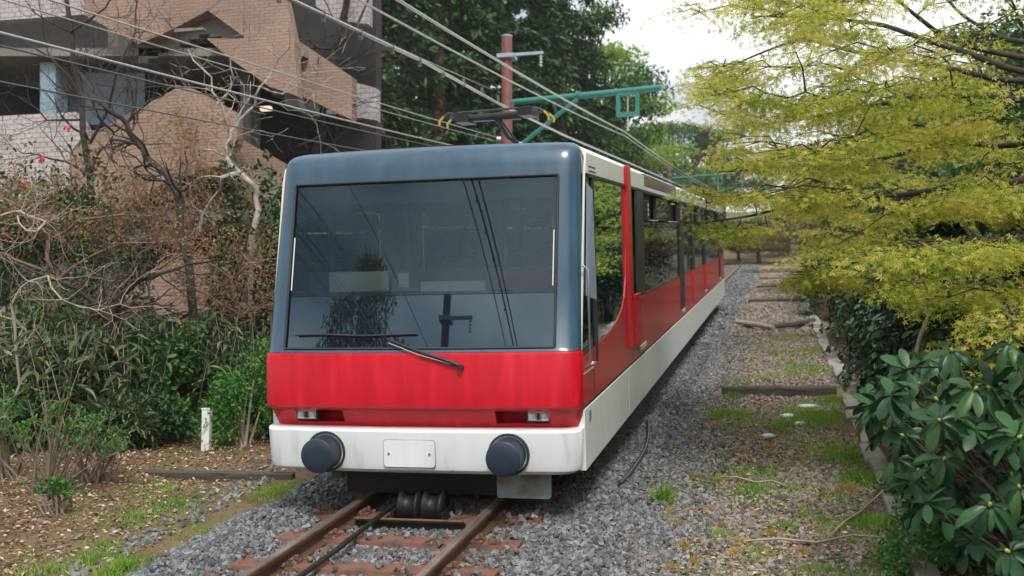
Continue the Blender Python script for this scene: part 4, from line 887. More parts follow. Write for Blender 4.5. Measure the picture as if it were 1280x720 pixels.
shaped_tree('reddish twiggy maple spreading over the left shrubs under the white wall', 60, 4.2, [
    ([(70, 430), (72, 350), (60, 300)], .04, .025), ([(60, 300), (40, 270), (10, 250), (-30, 240)], .022, .01), ([(60, 300), (100, 275), (150, 268), (190, 270)], .022, .008), ([(72, 350), (110, 320), (160, 305), (220, 300)], .022, .008), ([(72, 350), (30, 325), (-20, 310)], .02, .01)], 'barkred', 'rustleaf', 5, 11, .045, twig=.7, kids=(1, 3))
shaped_tree('rust leaved twiggy tree filling the gap between the stair panels beside the train', 255, 6.2, [
    ([(262, 400), (262, 320), (250, 270)], .04, .025), ([(250, 270), (235, 235), (228, 205), (240, 175)], .022, .008), ([(250, 270), (285, 262), (320, 275)], .02, .008), ([(262, 320), (300, 305), (335, 310)], .02, .008), ([(262, 330), (230, 300), (190, 285)], .02, .008)], 'barkred', 'mapler', 6, 12, .045, twig=.7, kids=(1, 3))
shaped_tree('brown twiggy bush spreading over the lower stair panel left of the windscreen', 300, 4.6, [
    ([(300, 440), (296, 390), (290, 350)], .03, .02), ([(290, 350), (310, 330), (330, 325)], .016, .007), ([(296, 390), (260, 370), (215, 350)], .016, .007), ([(290, 350), (250, 320), (200, 315)], .016, .007), ([(296, 400), (320, 385), (335, 380)], .016, .007)], 'barkred', 'rustleaf', 5, 13, .04, twig=.6, kids=(1, 3), cat='bush', name='twiggy_bush', group='twiggy bushes left of the train')
shaped_tree('tall bare twiggy tree rising behind the roof between building and dark cedars', 398, 11, [
    ([(398, 200), (405, 130), (420, 60), (440, -40)], .10, .05), ([(405, 130), (385, 80), (360, 30), (330, -30)], .04, .015), ([(420, 60), (445, 40), (470, -30)], .035, .015), ([(410, 100), (440, 110), (455, 70)], .03, .01)], 'bark', seed=14, twig=1.5)
shaped_tree('bare tree with brown twigs before the upper left wall', 110, 6.4, [
    ([(120, 330), (112, 220), (100, 120), (88, 40), (80, -40)], .06, .03), ([(100, 120), (60, 70), (20, 40)], .025, .01), ([(112, 180), (150, 90), (170, 40), (175, -20)], .025, .01), ([(88, 40), (130, 10), (160, -30)], .02, .008), ([(105, 150), (60, 150), (20, 120)], .02, .008)], 'bark', seed=15, twig=1.0, kids=(0, 2))
# camellia with red flowers, dark evergreen clump
def bush(name, label, base, size, stems, leaves, leafm, tmpl, lsize, seed, group=None, stemmat='bark', cat='bush', shape=.75, top=1.0, droop=.3, clumps=26, flowers=None):
    random.seed(seed); root = thing(name, label, cat, T(base), group); sx, sy, sz = size; m = MB(); cl = []
    for i in range(clumps):
        a = random.random()*6.28; e = random.random()**.6; r_ = random.uniform(.45, 1)
        c = V3((math.cos(a)*sx*r_*(1-.35*e*e), math.sin(a)*sy*r_*(1-.35*e*e), sz*(.15+.85*e)*random.uniform(.85, 1.08))); cl.append(base+c)
        if i < stems: s0 = base+V3((random.gauss(0, .08)*sx, random.gauss(0, .08)*sy, -.02)); mid = s0.lerp(base+c, .55)+V3((0, 0, .12*sz)); m.tube([s0, mid, base+c], [.014+.008*sz, .010, .004], 5, caps=False)
    m.build('stem', M[stemmat], root, True, kind='stuff')
    C_ = np.array([list(c) for c in cl]); k = rng.integers(0, len(C_), leaves); P = C_[k]+unit(leaves)*(rng.random(leaves)**.5)[:, None]*np.array([sx, sy, sz])*[.42, .42, .26]
    outw = P-np.array([base.x, base.y, base.z+sz*.4]); outw /= np.linalg.norm(outw, axis=1, keepdims=True)+1e-6
    R = rots_from(outw*.9+unit(leaves)*.9+[0, 0, -droop], rng.normal(size=leaves)*.7)
    link('foliage', scatter('foliage', tmpl[0], tmpl[1], P, R, lsize*(.55+.8*rng.random(leaves))), M[leafm], root, True, kind='stuff')
    if flowers:
        for px, py, yl in flowers:
            c = at(px, py, 'y', yl); bm = bmesh.new()
            for k2 in range(9):
                a = k2*.7; q = V3((math.cos(a)*.03, math.sin(a)*.03, .01*random.random())); bmesh.ops.create_icosphere(bm, subdivisions=1, radius=.017, matrix=T(c+q*1.0+V3((random.gauss(0, .01), 0, random.gauss(0, .018)))))
            me = bpy.data.meshes.new('flower'); bm.to_mesh(me); bm.free(); link('flower', me, M['redflower'], root, True)
    return root
def B(px, yl, sx, sy, h, **k): return dict(base=ground_at(px, yl), size=(sx, sy, h), **k)
bush('camellia_bush', 'camellia bush with red flowers before the white tiled wall at far left', **B(40, 5.0, 1.1, .8, 3.0), stems=16, leaves=5200, leafm='darkgreen', tmpl=OVA, lsize=.085, seed=21, flowers=[(84, 160, 4.4), (30, 232, 4.4), (8, 295, 4.3), (52, 200, 4.3)], clumps=34)
bush('evergreen_bush', 'dark green leafy bush beside the left side of the train roof', **B(318, 5.4, .55, .5, 2.75), stems=12, leaves=3600, leafm='darkgreen', tmpl=OVA, lsize=.09, seed=22, clumps=18)
bush('evergreen_bush', 'small dark green leafy bush behind the bare trees near the blue grey window', **B(135, 6.5, .7, .5, 2.9), stems=12, leaves=1500, leafm='darkgreen', tmpl=OVA, lsize=.09, seed=23, clumps=16)
# dwarf bamboo masses
def sasa(label, px, yl, sx, sy, h, n, seed, mat='sasa', lsize=.2):
    random.seed(seed); b = ground_at(px, yl); root = thing('dwarf_bamboo', label, 'bush', T(b), 'dwarf bamboo bushes on the left bank'); m = MB(); P = []; D = []
    for i in range(n):
        x_, y_ = random.gauss(0, sx*.5), random.gauss(0, sy*.5); p = b+V3((x_, y_, 0)); p.z = float(gz(p.x, p.y))-.02
        hh = h*random.uniform(.5, 1.08); ln = V3((random.gauss(0, .3), random.gauss(-.1, .3), 0)); q = p+V3((ln.x*hh*.6, ln.y*hh*.6, hh)); q2 = p.lerp(q, .5)+V3((0, 0, .08))
        m.tube([p, q2, q], [.006, .005, .003], 4, caps=False)
        for k in range(13):
            t = .35+.65*random.random(); c = p.lerp(q, t) if t > .5 else p.lerp(q2, t*2); a = random.random()*6.28; P.append(list(c)); D.append((math.cos(a), math.sin(a)-.25, random.uniform(-.65, .35)))
    m.build('stem', M['branchpale'], root, True, kind='stuff'); P = np.array(P); D = np.array(D); n = len(P); sc = lsize*(.6+.7*rng.random(n))
    link('foliage', scatter('foliage', LANCE_V, LANCE_F, P, rots_from(D, rng.normal(size=n)*.3), np.stack([sc*.9, sc, sc*1.8], 1)), M[mat], root, True, kind='stuff'); return root
sasa('broad leaved dwarf bamboo at the far left edge behind the budding shrub', 30, 3.6, .9, .7, 1.35, 130, 31)
sasa('drooping grey green dwarf bamboo in front of the low brick parapet', 100, 3.1, .8, .6, 1.30, 130, 32, lsize=.23)
sasa('dwarf bamboo bush below the dark trunked tree', 175, 4.0, .8, .6, 1.20, 130, 33)
sasa('dwarf bamboo bush rising behind the white marker post', 235, 4.2, .8, .6, 1.35, 150, 34)
sasa('dwarf bamboo bush close against the left side of the train front', 305, 4.6, .7, .6, 1.30, 150, 35)
sasa('tall dark dwarf bamboo behind, under the lower stair panel', 150, 5.6, 1.6, .6, 1.25, 170, 36)
sasa('dark dwarf bamboo thicket behind the small light green shrub', 285, 6.2, 1.3, .6, 1.2, 170, 37)
sasa('dark dwarf bamboo thicket beyond the far left edge', -20, 5.4, 1.2, .7, 1.3, 150, 38)
# dark filling bushes on the bank
for i, (px, yl, sx, h, l_) in enumerate([(60, 4.6, 1.0, 1.0, 'dark leafy bush low behind the budding shrub at the left'), (160, 4.8, .9, .95, 'dark leafy bush below the dark trunked tree'), (240, 5.0, .9, 1.0, 'dark leafy bush behind the white marker post'), (320, 5.2, .7, 1.0, 'dark leafy bush in the shadow beside the train front')]):
    bush('evergreen_bush', l_, **B(px, yl, sx, .6, h), stems=10, leaves=3000, leafm='darkgreen', tmpl=OVA, lsize=.09, seed=40+i, clumps=22)
for i, (px, yl, sx, h, l_, mt_, tp, ls) in enumerate([(190, 2.9, .5, .5, 'low dark shrub at the foot of the dwarf bamboo left of the marker post', 'darkgreen', OVA, .06), (212, 3.2, .3, .42, 'low fresh green shrub touching the marker post on its left', 'smallgreen', OVA, .05), (150, 2.6, .4, .45, 'low grey green plant between budding shrub and dwarf bamboo', 'sasa', LAN, .13), (20, 2.4, .5, .6, 'low dark shrub behind the pale tangled stems at the left edge', 'darkgreen', OVA, .07), (95, 3.0, .6, .75, 'mid green leafy shrub behind the large budding shrub', 'midgreen', OVA, .08), (340, 3.6, .35, .5, 'low dark shrub in the shade beside the train bumper', 'darkgreen', OVA, .06), (200, 3.5, .6, 1.05, 'mid green leafy shrub among the dwarf bamboo', 'midgreen', OVA, .085), (60, 4.0, .7, 1.5, 'tall mid green leafy shrub rising over the dwarf bamboo at the left', 'midgreen', OVA, .085)]):
    bush('low_shrub', l_, **B(px, yl, sx, sx*.7, h), stems=12, leaves=1500 if h < .7 else 2600, leafm=mt_, tmpl=tp, lsize=ls, seed=140+i, clumps=24)
# budding shrubs with pale stems
def budding(label, px, yl, w_, h, n, seed, leafn=6, mat='smallgreen', ls=.040):
    random.seed(seed); b = ground_at(px, yl); root = thing('budding_shrub', label, 'shrub', T(b), 'shrubs with fresh leaves on the left bank'); m = MB(); P = []
    for i in range(n):
        a = random.random()*6.28; l_ = w_*random.random()**.7; q = b+V3((math.cos(a)*l_, math.sin(a)*l_*.6, h*random.uniform(.55, 1.05)*(1-.3*l_/w_)))
        s0 = b+V3((random.gauss(0, .07), random.gauss(0, .05), 0)); mid = s0.lerp(q, .5)+V3((random.gauss(0, .03), 0, .04)); m.tube([s0, mid, q], [.010, .007, .003], 5, caps=False); P += [q]
        for t in (.45, .6, .72, .82, .92):
            if random.random() < .7: c = mid.lerp(q, (t-.3)/.7)+V3((random.gauss(0, .05), random.gauss(0, .05), random.uniform(0, .05))); P.append(c); m.tube([mid.lerp(q, (t-.3)/.7-.06), c], [.004, .002], 4, caps=False)
    m.build('stem', M['twigbrown'], root, True, kind='stuff'); C_ = np.repeat(np.array([list(p) for p in P]), leafn, 0); k = len(C_)
    D = unit(k); D[:, 2] = np.abs(D[:, 2])*.8+.1
    link('foliage', scatter('foliage', OVAL_V, OVAL_F, C_+rng.normal(size=(k, 3))*.012, rots_from(D, rng.normal(size=k)*.4), ls*(.6+.8*rng.random(k))), M[mat], root, True, kind='stuff')
budding('large budding shrub with pale upright stems and fresh green leaf tufts at the left', 68, .75, .75, 1.05, 30, 51, 8)
budding('budding shrub with fresh leaf tufts right of the large one', 128, 1.2, .55, .75, 26, 52)
budding('low leafy sprout on the leaf litter at the foot of the large budding shrub', 82, .1, .22, .36, 11, 53, 7)
budding('budding shrub leaning in at the far left edge of the bank', 8, 1.3, .5, .95, 22, 54)
bush('leafy_shrub', 'rounded light green small leaved shrub between the marker post and the train', **B(308, 3.1, .38, .35, .98), stems=14, leaves=4200, leafm='smallgreen', tmpl=OVA, lsize=.042, seed=55, clumps=40, stemmat='branchpale', cat='shrub')

# ------------------------------------------------------------------ maple over the path
def inpoly(x, y, P):
    c = False; n = len(P); j = n-1
    for i in range(n):
        if (P[i][1] > y) != (P[j][1] > y) and x < (P[j][0]-P[i][0])*(y-P[i][1])/(P[j][1]-P[i][1])+P[i][0]: c = not c
        j = i
    return c
def maple(label, base, limbs, polys, seed, leafm='maple', ls=.062, per=62, rad=.34, name='maple_tree'):
    """limbs: lists of world points; polys: (outline in the picture, spray count, y range) give where the crown hangs"""
    random.seed(seed); root = thing(name, label, 'tree', T(base)); mt = MB(); mt.tube([base, base+V3((.05, -.1, 1.0)), base+V3((-.1, -.05, 1.9)), limbs[0][0]], [.15, .12, .11, .09], 9, caps=False); mt.build('trunk', M['bark'], root, True)
    LP = []
    for L_, r0 in [(l, .036) for l in limbs]:
        pp = []
        for k in range(len(L_)-1):
            for t in (0, .2, .4, .6, .8): pp.append(L_[k].lerp(L_[k+1], t)+V3((random.gauss(0, .012), random.gauss(0, .012), random.gauss(0, .012)))*(1 if k+t else 0))
        pp.append(L_[-1])
        for _ in range(3): pp = [pp[0]]+[pp[q-1]*.25+pp[q]*.5+pp[q+1]*.25 for q in range(1, len(pp)-1)]+[pp[-1]]
        rr_ = [r0*(1-.8*i/(len(pp)-1)) for i in range(len(pp))]; mb = MB(); mb.tube(pp, rr_, 7, caps=False); mb.build('limb', M['bark'], root, True); LP += pp[2:]
    LPn = np.array([list(p) for p in LP]); mb = MB(); C_ = []; n_ = []
    for poly, cnt, y0, y1, dens in polys:
        xs_ = [p[0] for p in poly]; ys_ = [p[1] for p in poly]; k = 0; tries = 0
        while k < cnt and tries < cnt*60:
            tries += 1; px, py = random.uniform(min(xs_), max(xs_)), random.uniform(min(ys_), max(ys_))
            if not inpoly(px, py, poly): continue
            lo = y0
            yl = random.uniform(lo, y1); c = at(px, py, 'y', yl); l_ = LOC(c)
            if l_.x < 1.55 and l_.z < 3.0: continue
            if ((l_.z+.10*l_.x+.16*float(vnoise(l_.x, l_.y, 1.1, 3)))/.36) % 1 > .36 or float(vnoise(l_.x*1.0, l_.z*1.6, .55, 9)) < -.42: continue
            k += 1; n_.append((float(((LPn-np.array(c))**2).sum(1).min()), c, dens))
    n_.sort(key=lambda t: t[0]); NP = LPn.copy()
    for d0, c, dens in n_:
        dv = (NP-np.array(c))*[1, 1, 2.6]; dd_ = (dv**2).sum(1)*(1+.6*(np.arange(len(NP)) < len(LPn))*0)+.6*np.maximum(0, np.array(c)[0]-NP[:, 0])**2; j = int(np.argmin(dd_)); q = V3(NP[j]); mid = q.lerp(c, .5)+V3((random.gauss(0, .03), random.gauss(0, .03), .05))
        mb.tube([q, mid, c], [.009, .006, .0045], 4, caps=False); C_.append((c, (c-q).normalized(), dens)); NP = np.vstack([NP, np.array(c), np.array(mid)])
    P = []; D = []
    for c, d, dens in C_:
        d2 = V3((d.x, d.y, 0)).normalized() if abs(d.x)+abs(d.y) > .01 else V3((-1, 0, 0)); s2 = V3((-d2.y, d2.x, 0)); R_s = rad*random.uniform(.6, 1.25)
        for t in range(4):
            a = random.uniform(-1, 1); e = c+(d2*math.cos(a)+s2*math.sin(a))*R_s*.9+V3((0, 0, random.uniform(-.1, .03))); mb.tube([c, e], [.0035, .0015], 3, caps=False)
        for k in range(int(per*dens*random.uniform(.7, 1.3))):
            a = random.random()*6.28; r_ = R_s*random.random()**.6; u = math.cos(a)*r_*1.25; v = math.sin(a)*r_
            P.append(list(c+d2*u+s2*v+V3((0, 0, random.gauss(0, .025)-.30*(u*u+v*v)/R_s)))); D.append((d2.x*.6+random.gauss(0, .7), d2.y*.6+random.gauss(0, .7), -.55+random.gauss(0, .4)))
    mb.build('twig', M['bark'], root, True, kind='stuff'); P = np.array(P); D = np.array(D); n = len(P)
    link('foliage', scatter('foliage', MAPLE_V, MAPLE_F, P, rots_from(D, rng.normal(size=n)*.6), ls*(.6+.7*rng.random(n))), M[leafm], root, True, kind='stuff'); return root
tb = W(6.6, 2.2, .3); tb.z = float(gz(tb.x, tb.y))-.1
hub = tb+V3((-.25, -.1, 2.7))
def lp(*a): return [hub]+[at(px, py, 'y', yl) for px, py, yl in a]
limbs = [lp((1290, 80, 2.6), (1180, 50, 2.6), (1120, 0, 2.4), (1080, -60, 2.2)), lp((1290, 100, 1.8), (1200, 62, 1.8), (1100, 30, 2), (1030, 22, 2.4), (940, 20, 3)),
    lp((1285, 110, 3.2), (1180, 82, 3.0), (1080, 70, 3), (1000, 45, 3.4), (900, 90, 4)), lp((1285, 130, 2), (1200, 118, 1.9), (1130, 125, 2), (1050, 140, 2.6), (950, 160, 3.4), (870, 130, 4.2)),
    lp((1285, 190, 3), (1200, 175, 3.3), (1110, 195, 3.6), (1050, 215, 4), (990, 205, 4.3), (900, 215, 4.6)), lp((1290, 230, 1.4), (1200, 230, 1.6), (1120, 245, 2), (1020, 250, 2.8), (930, 270, 3.6), (868, 280, 4.2)),
    lp((1300, 300, 1.4), (1220, 300, 1.2), (1140, 310, 1.6), (1060, 330, 2.4), (1000, 352, 3)), lp((1310, 400, .4), (1250, 400, .2), (1200, 425, .2)), lp((1270, 60, 4), (1200, 20, 4.4), (1160, -30, 4.6))]
P1 = [(905, -60), (1060, -60), (1130, 60), (1290, 130), (1290, 300), (1160, 310), (1083, 325), (1020, 322), (960, 325), (925, 298), (890, 275), (922, 245), (905, 200), (925, 150), (890, 118), (880, 85), (915, 78), (985, 70), (925, 40)]
polys = [(P1, 350, .6, 5.0, 1.0), ([(1030, -40), (1290, -60), (1290, 120), (1100, 70)], 34, .5, 4.5, .45), ([(1060, 315), (1290, 300), (1290, 395), (1190, 385), (1120, 350)], 62, -.4, 2.6, 1.0),
    ([(1190, 405), (1285, 380), (1285, 455), (1195, 450)], 15, -1.6, .6, .6), ([(1000, 345), (1035, 360), (1060, 335), (1010, 325)], 16, 2, 3.4, 1.0), ([(862, 232), (910, 240), (910, 298), (880, 285), (864, 262)], 16, 3.6, 4.6, .8), ([(862, 78), (915, 80), (905, 120), (872, 114)], 12, 3, 4.8, .6), ([(850, -8), (890, 5), (880, 20), (845, 14)], 4, 3, 4.5, .3)]
maple('big spring maple with yellow green leaves arching over the gravel path from the right', tb, limbs, polys, 61, per=150, ls=.056, rad=.32)
tb2 = W(6.0, 14, 0); tb2.z = float(gz(tb2.x, tb2.y))-.1; hub = tb2+V3((-.2, 0, 2.3))
maple('second yellow green maple farther up the path above the dark bush', tb2, [lp((1100, 240, 12), (1040, 250, 12)), lp((1120, 200, 13), (1000, 230, 13), (950, 265, 12.5)), lp((1150, 270, 11), (1080, 290, 11))],
      [([(925, 190), (1180, 170), (1180, 320), (1040, 330), (960, 325), (925, 300)], 110, 10.5, 15, 1.0)], 62, ls=.085, rad=.42, per=80)

# ------------------------------------------------------------------ rhododendrons and other bushes along the right
lo = [(a, b, c) for a, b, c in OVAL_V]
leafmes = []
for wv_, cu_, be_, tw_ in ((.80, 2.0, .10, 0), (.70, 2.8, .24, .05), (.90, 1.4, .02, -.04), (.74, 2.4, .16, -.10), (.64, 3.0, .34, .08)):
    lm_ = bpy.data.meshes.new('leaf'); lm_.from_pydata([(a*wv_+tw_*b*b, b*(1-.12*be_*b), c*cu_-be_*b*b) for a, b, c in lo], [], OVAL_F); lm_.materials.append(M['rhodoobj']); lm_.polygons.foreach_set('use_smooth', [True]*len(OVAL_F)); lm_.update(); leafmes.append(lm_)
bm = bmesh.new(); bmesh.ops.create_icosphere(bm, subdivisions=1, radius=.5); [setattr(v, 'co', V3((v.co.x*.7, v.co.y*.7, v.co.z*1.5))) for v in bm.verts]
budme = bpy.data.meshes.new('bud'); bm.to_mesh(budme); bm.free(); budme.materials.append(M['bud'])
def whorl_dirs(ax, n, fall):
    ax = ax.normalized(); a = ax.orthogonal().normalized(); b = ax.cross(a); o = random.random()*6.28
    return [((a*math.cos(o+k*6.283/n+random.gauss(0, .12))+b*math.sin(o+k*6.283/n))*1.0+ax*random.uniform(-fall, fall*.6)).normalized() for k in range(n)], ax
def rhodo(label, base, size, hero, whorls, seed, L_=.15, group='rhododendrons lining the right side of the path', fill=600, bud=.25, hero_obj=True, yl=None, extra=()):
    random.seed(seed); root = thing('rhododendron', label, 'bush', T(base), group); m = MB(); P = []; D = []; U = []; nobj = 0; sx, sy, sz = size; buds = []
    pts = [(c, True, ax) for c, ax in hero]+[(c, False, ax) for c, ax in extra]
    for i in range(whorls):
        a = random.random()*6.28; e = random.random()**.7*1.35; dirv = V3((math.cos(a)*math.cos(e), math.sin(a)*math.cos(e), math.sin(e))); rr_ = random.uniform(.75, 1.06)
        pts.append((base+V3((dirv.x*sx*rr_, dirv.y*sy*rr_, dirv.z*sz*rr_+.05)), False, dirv+V3((-.2, -.4, .5))))
    for c, he, ax in pts:
        s0 = base+V3((random.gauss(0, .2)*sx, random.gauss(0, .2)*sy, 0)); mid = s0.lerp(c, .6)+V3((0, 0, .05)); m.tube([s0, mid, c], [.014, .009, .005], 5, caps=False)
        n = random.randint(7, 10); dirs, axn = whorl_dirs(V3(ax), n, .45); 
        for dv in dirs:
            if he and hero_obj and nobj < 292:
                y_ax = (dv+V3((0, 0, random.uniform(-.75, -.15)))).normalized(); x_ax = y_ax.cross(axn).normalized(); z_ax = x_ax.cross(y_ax); s_ = L_*random.uniform(.6, 1.15)
                mt_ = Matrix((x_ax, y_ax, z_ax)).transposed().to_4x4(); mt_.translation = c+dv*.012; inst('leaf', random.choice(leafmes), mt_ @ Matrix.Diagonal((s_, s_, s_, 1)), root); nobj += 1
            else: P.append(list(c+dv*.01)); D.append(list(dv+V3((0, 0, -.15)))); U.append(L_*random.uniform(.65, 1.1))
        if he or random.random() < bud: buds.append((c+axn*.015, axn))
    for i in range(fill): 
        dv = V3((random.gauss(0, 1), random.gauss(0, 1), random.gauss(0, 1))).normalized(); r_ = random.random()**.5*.85; P.append(list(base+V3((dv.x*sx*r_, dv.y*sy*r_, abs(dv.z)*sz*r_)))); D.append([random.gauss(0, 1), random.gauss(0, 1), random.gauss(-.2, .5)]); U.append(L_*random.uniform(.5, .9))
    m.build('stem', M['bark'], root, True, kind='stuff'); P = np.array(P); D = np.array(D); n = len(P)
    link('foliage', scatter('foliage', OVAL_V, OVAL_F, P, rots_from(D, rng.normal(size=n)*.25), np.array(U), True), M['rhodo'], root, True, kind='stuff')
    for c, ax in buds:
        q = ax.to_track_quat('Z', 'Y').to_matrix().to_4x4(); q.translation = c; inst('bud', budme, q @ Matrix.Scale(.026, 4), root)
    return root
def H(L0): return [(at(px, py, 'y', yl), V3((random.uniform(-.8, .4), -.7, random.uniform(.1, 1.1)))) for px, py, yl in L0]
random.seed(70)
rb = W(4.35, -1.9, 0); rb.z = float(gz(rb.x, rb.y))-.05
hero = H([(1218, 487, -2.2), (1175, 526, -1.9), (1272, 547, -2.5), (1237, 633, -2.6), (1180, 575, -1.7), (1275, 610, -2.4), (1130, 545, -1.2), (1085, 520, -.7), (1150, 480, -1.0), (1262, 690, -2.8), (1110, 500, -.6), (1190, 440, -1.2), (1150, 590, -1.4), (1262, 430, -1.6), (1120, 575, -1.0), (1160, 450, -.6), (1140, 500, -.6)])
EXTRA = []
while len(EXTRA) < 95:
    px, py = random.uniform(1085, 1300), random.uniform(425, 740)
    if inpoly(px, py, [(1085, 500), (1150, 450), (1300, 425), (1300, 740), (1215, 735), (1150, 620)]):
        EXTRA.append((at(px, py, 'y', random.uniform(-2.1, .1)+(.5 if py < 520 else 0)), V3((random.uniform(-.9, .5), -.6, random.uniform(.1, 1.2)))))
rhodo('nearest rhododendron with big dark leaves and yellow buds at the lower right corner', rb, (.62, 1.3, 1.15), hero, 150, 71, .160, fill=2000, extra=EXTRA)
bushes = [(4.3, .2, .80, 1.0, 1.35, 'rhododendron behind the nearest one, leaning over the edging blocks'), (4.3, 2.1, .85, 1.1, 1.6, 'dense rhododendron under the low maple sprays beside the mossy edging'), (4.35, 4.4, .88, 1.2, 1.65, 'rhododendron opposite the nearest timber step'), (4.4, 7.0, .95, 1.4, 1.75, 'rhododendron just above the nearest timber step'), (4.4, 10.2, .95, 1.7, 1.75, 'rhododendron halfway up the path before the pale logs'), (4.4, 14, .95, 2.0, 1.85, 'rhododendron beside the pale logs on the path')]
for i, (x_, y_, sx, sy, h, l_) in enumerate(bushes):
    b_ = W(x_, y_, 0); b_.z = float(gz(b_.x, b_.y))-.05
    rhodo(l_, b_, (sx, sy, h), [], 330 if i < 3 else 260, 72+i, .125, fill=1400, bud=.06)
for i, (x_, y_, s_, h, l_, mt_) in enumerate([(5.6, -.5, .8, 2.3, 'tall dark leafy bush behind the nearest rhododendron at the right edge', 'darkgreen'), (5.7, 2.0, .9, 2.6, 'tall dark leafy bush below the maple limbs on the right', 'darkgreen'), (5.9, 5.0, 1.0, 2.6, 'tall dark leafy bush behind the middle rhododendrons', 'darkgreen'), (5.9, 8.5, 1.1, 2.4, 'mid green leafy bush behind the rhododendrons halfway up', 'midgreen'), (4.0, 19.5, .75, 1.6, 'dark blue green bush overhanging the upper path edge', 'darkgreen'), (5.4, 18, 1.3, 2.4, 'mid green bush behind the dark bush at the upper path', 'midgreen'), (5.6, 25, 1.6, 2.8, 'large mid green bush on the right far up the path', 'midgreen'), (4.9, 33, 1.2, 2.2, 'dark bush on the right near the top of the path', 'darkgreen')]):
    b_ = W(x_, y_, 0); b_.z = float(gz(b_.x, b_.y))-.05
    bush('evergreen_bush', l_, b_, (s_, s_, h), 14, 5200, mt_, OVA, .115, 80+i, clumps=44)
b_ = at(1215, 275, 'y', 3.2); b0 = gbase(b_); bush('broad_leaved_shrub', 'tall shrub with very large blue green leaves showing among the maple sprays at right', b0, (.5, .4, 2.35), 6, 190, 'rhodo', OVA, .30, 90, clumps=12)
# bright ground shrubs at the lower right
for i, (px, py, r_, l_) in enumerate([(1150, 700, .30, 'bright green small leaved ground shrub at the bottom edge below the rhododendron'), (1165, 650, .26, 'bright green small leaved ground shrub over the edging blocks'), (1200, 690, .25, 'bright green small leaved ground shrub in the lower right corner'), (1130, 610, .2, 'small bright green sprout beside the edging above the ground shrubs')]):
    p = at(px, py, 'z', -.1); bush('ground_shrub', l_, gbase(p), (r_, r_, .28), 12, 1500, 'smallgreen', OVA, .034, 95+i, clumps=30, stemmat='branchpale', cat='shrub')
# pale twisted stem climbing out of the bushes, small reddish shoots
pts = [at(a, b, 'y', yl) for a, b, yl in ((1143, 450, 1.2), (1150, 420, 1.1), (1160, 395, 1.1), (1153, 370, 1.2), (1145, 345, 1.2), (1135, 300, 1.2))]; pts = [gbase(pts[0]+V3((.3, .3, 0)))]+pts
m = MB(); m.tube(pts, [.02, .018, .016, .014, .012, .01, .008], 6); ts = thing('dead_stem', 'pale twisted dead stem rising through the rhododendrons under the maple', 'stem', T(pts[0])); m.build('stem', M['branchpale'], ts, True)
m = MB(); m.tube([pts[3], pts[3]+V3((.12, 0, .12)), pts[3]+V3((.2, .05, .3))], [.008, .005, .003], 5); m.build('side_shoot', M['branchpale'], ts, True)

# ------------------------------------------------------------------ background trees
def cedar_meshes(seed, H_=17, R0=3.2, n=15000, mat='cedar', z0=1.5):
    random.seed(seed); m = MB(); m.tube([(0, 0, -.5), (.1, 0, H_*.4), (0, .1, H_)], [.28, .2, .03], 8, caps=False); P = []; D = []; mb = MB(); nb = 95
    for i in range(nb):
        t = (i+.5)/nb; z_ = z0+(H_-z0)*t**1.0; L_ = R0*(1-t)**.75*random.uniform(.6, 1.15)+.25; a = i*2.4+random.random(); d = V3((math.cos(a), math.sin(a), 0)); e = V3((0, 0, z_))+d*L_+V3((0, 0, -.22*L_)); mid = V3((0, 0, z_))+d*L_*.5+V3((0, 0, .06*L_)); mb.tube([(0, 0, z_), mid, e], [.05*(1-t)+.012, .025, .008], 4, caps=False)
        k = int(n/nb*L_/(R0*.6))
        for j in range(k):
            u = random.random()**.55; c = V3((0, 0, z_)).lerp(mid, u*2) if u < .5 else mid.lerp(e, u*2-1); wv = .42*(1-.45*u)*min(1, L_*.6)
            P.append((c.x+random.gauss(0, wv*.6), c.y+random.gauss(0, wv*.6), c.z+random.gauss(-.10, .14))); D.append((d.x+random.gauss(0, .7), d.y+random.gauss(0, .7), random.gauss(-.45, .35)))
    P = np.array(P); D = np.array(D); s_ = .30*(.5+.8*rng.random(len(P)))
    return m, mb, scatter('foliage', SIMPLE_V, SIMPLE_F, P, rots_from(D, rng.normal(size=len(P))*.6), np.stack([s_*.75, s_, s_], 1))
def tree_proto(meshes, tm, lm):
    m, mb, fo = meshes; out = []
    for b_, nme in ((m, 'trunk'), (mb, 'branch')):
        me = bpy.data.meshes.new(nme); me.from_pydata([tuple(v) for v in b_.v], [], b_.f); me.materials.append(M[tm]); me.update(); out.append((nme, me))
    fo.materials.append(M[lm]); out.append(('foliage', fo)); return out
def put_tree(proto, label, p, rz, sc, name, group):
    mt_ = T(p) @ Matrix.Rotation(rz, 4, 'Z') @ Matrix.Diagonal((sc[0], sc[0], sc[1], 1)); r_ = thing(name, label, 'tree', T(p), group)
    for nme, me in proto: inst(nme, me, mt_, r_, kind='stuff' if nme != 'trunk' else None)
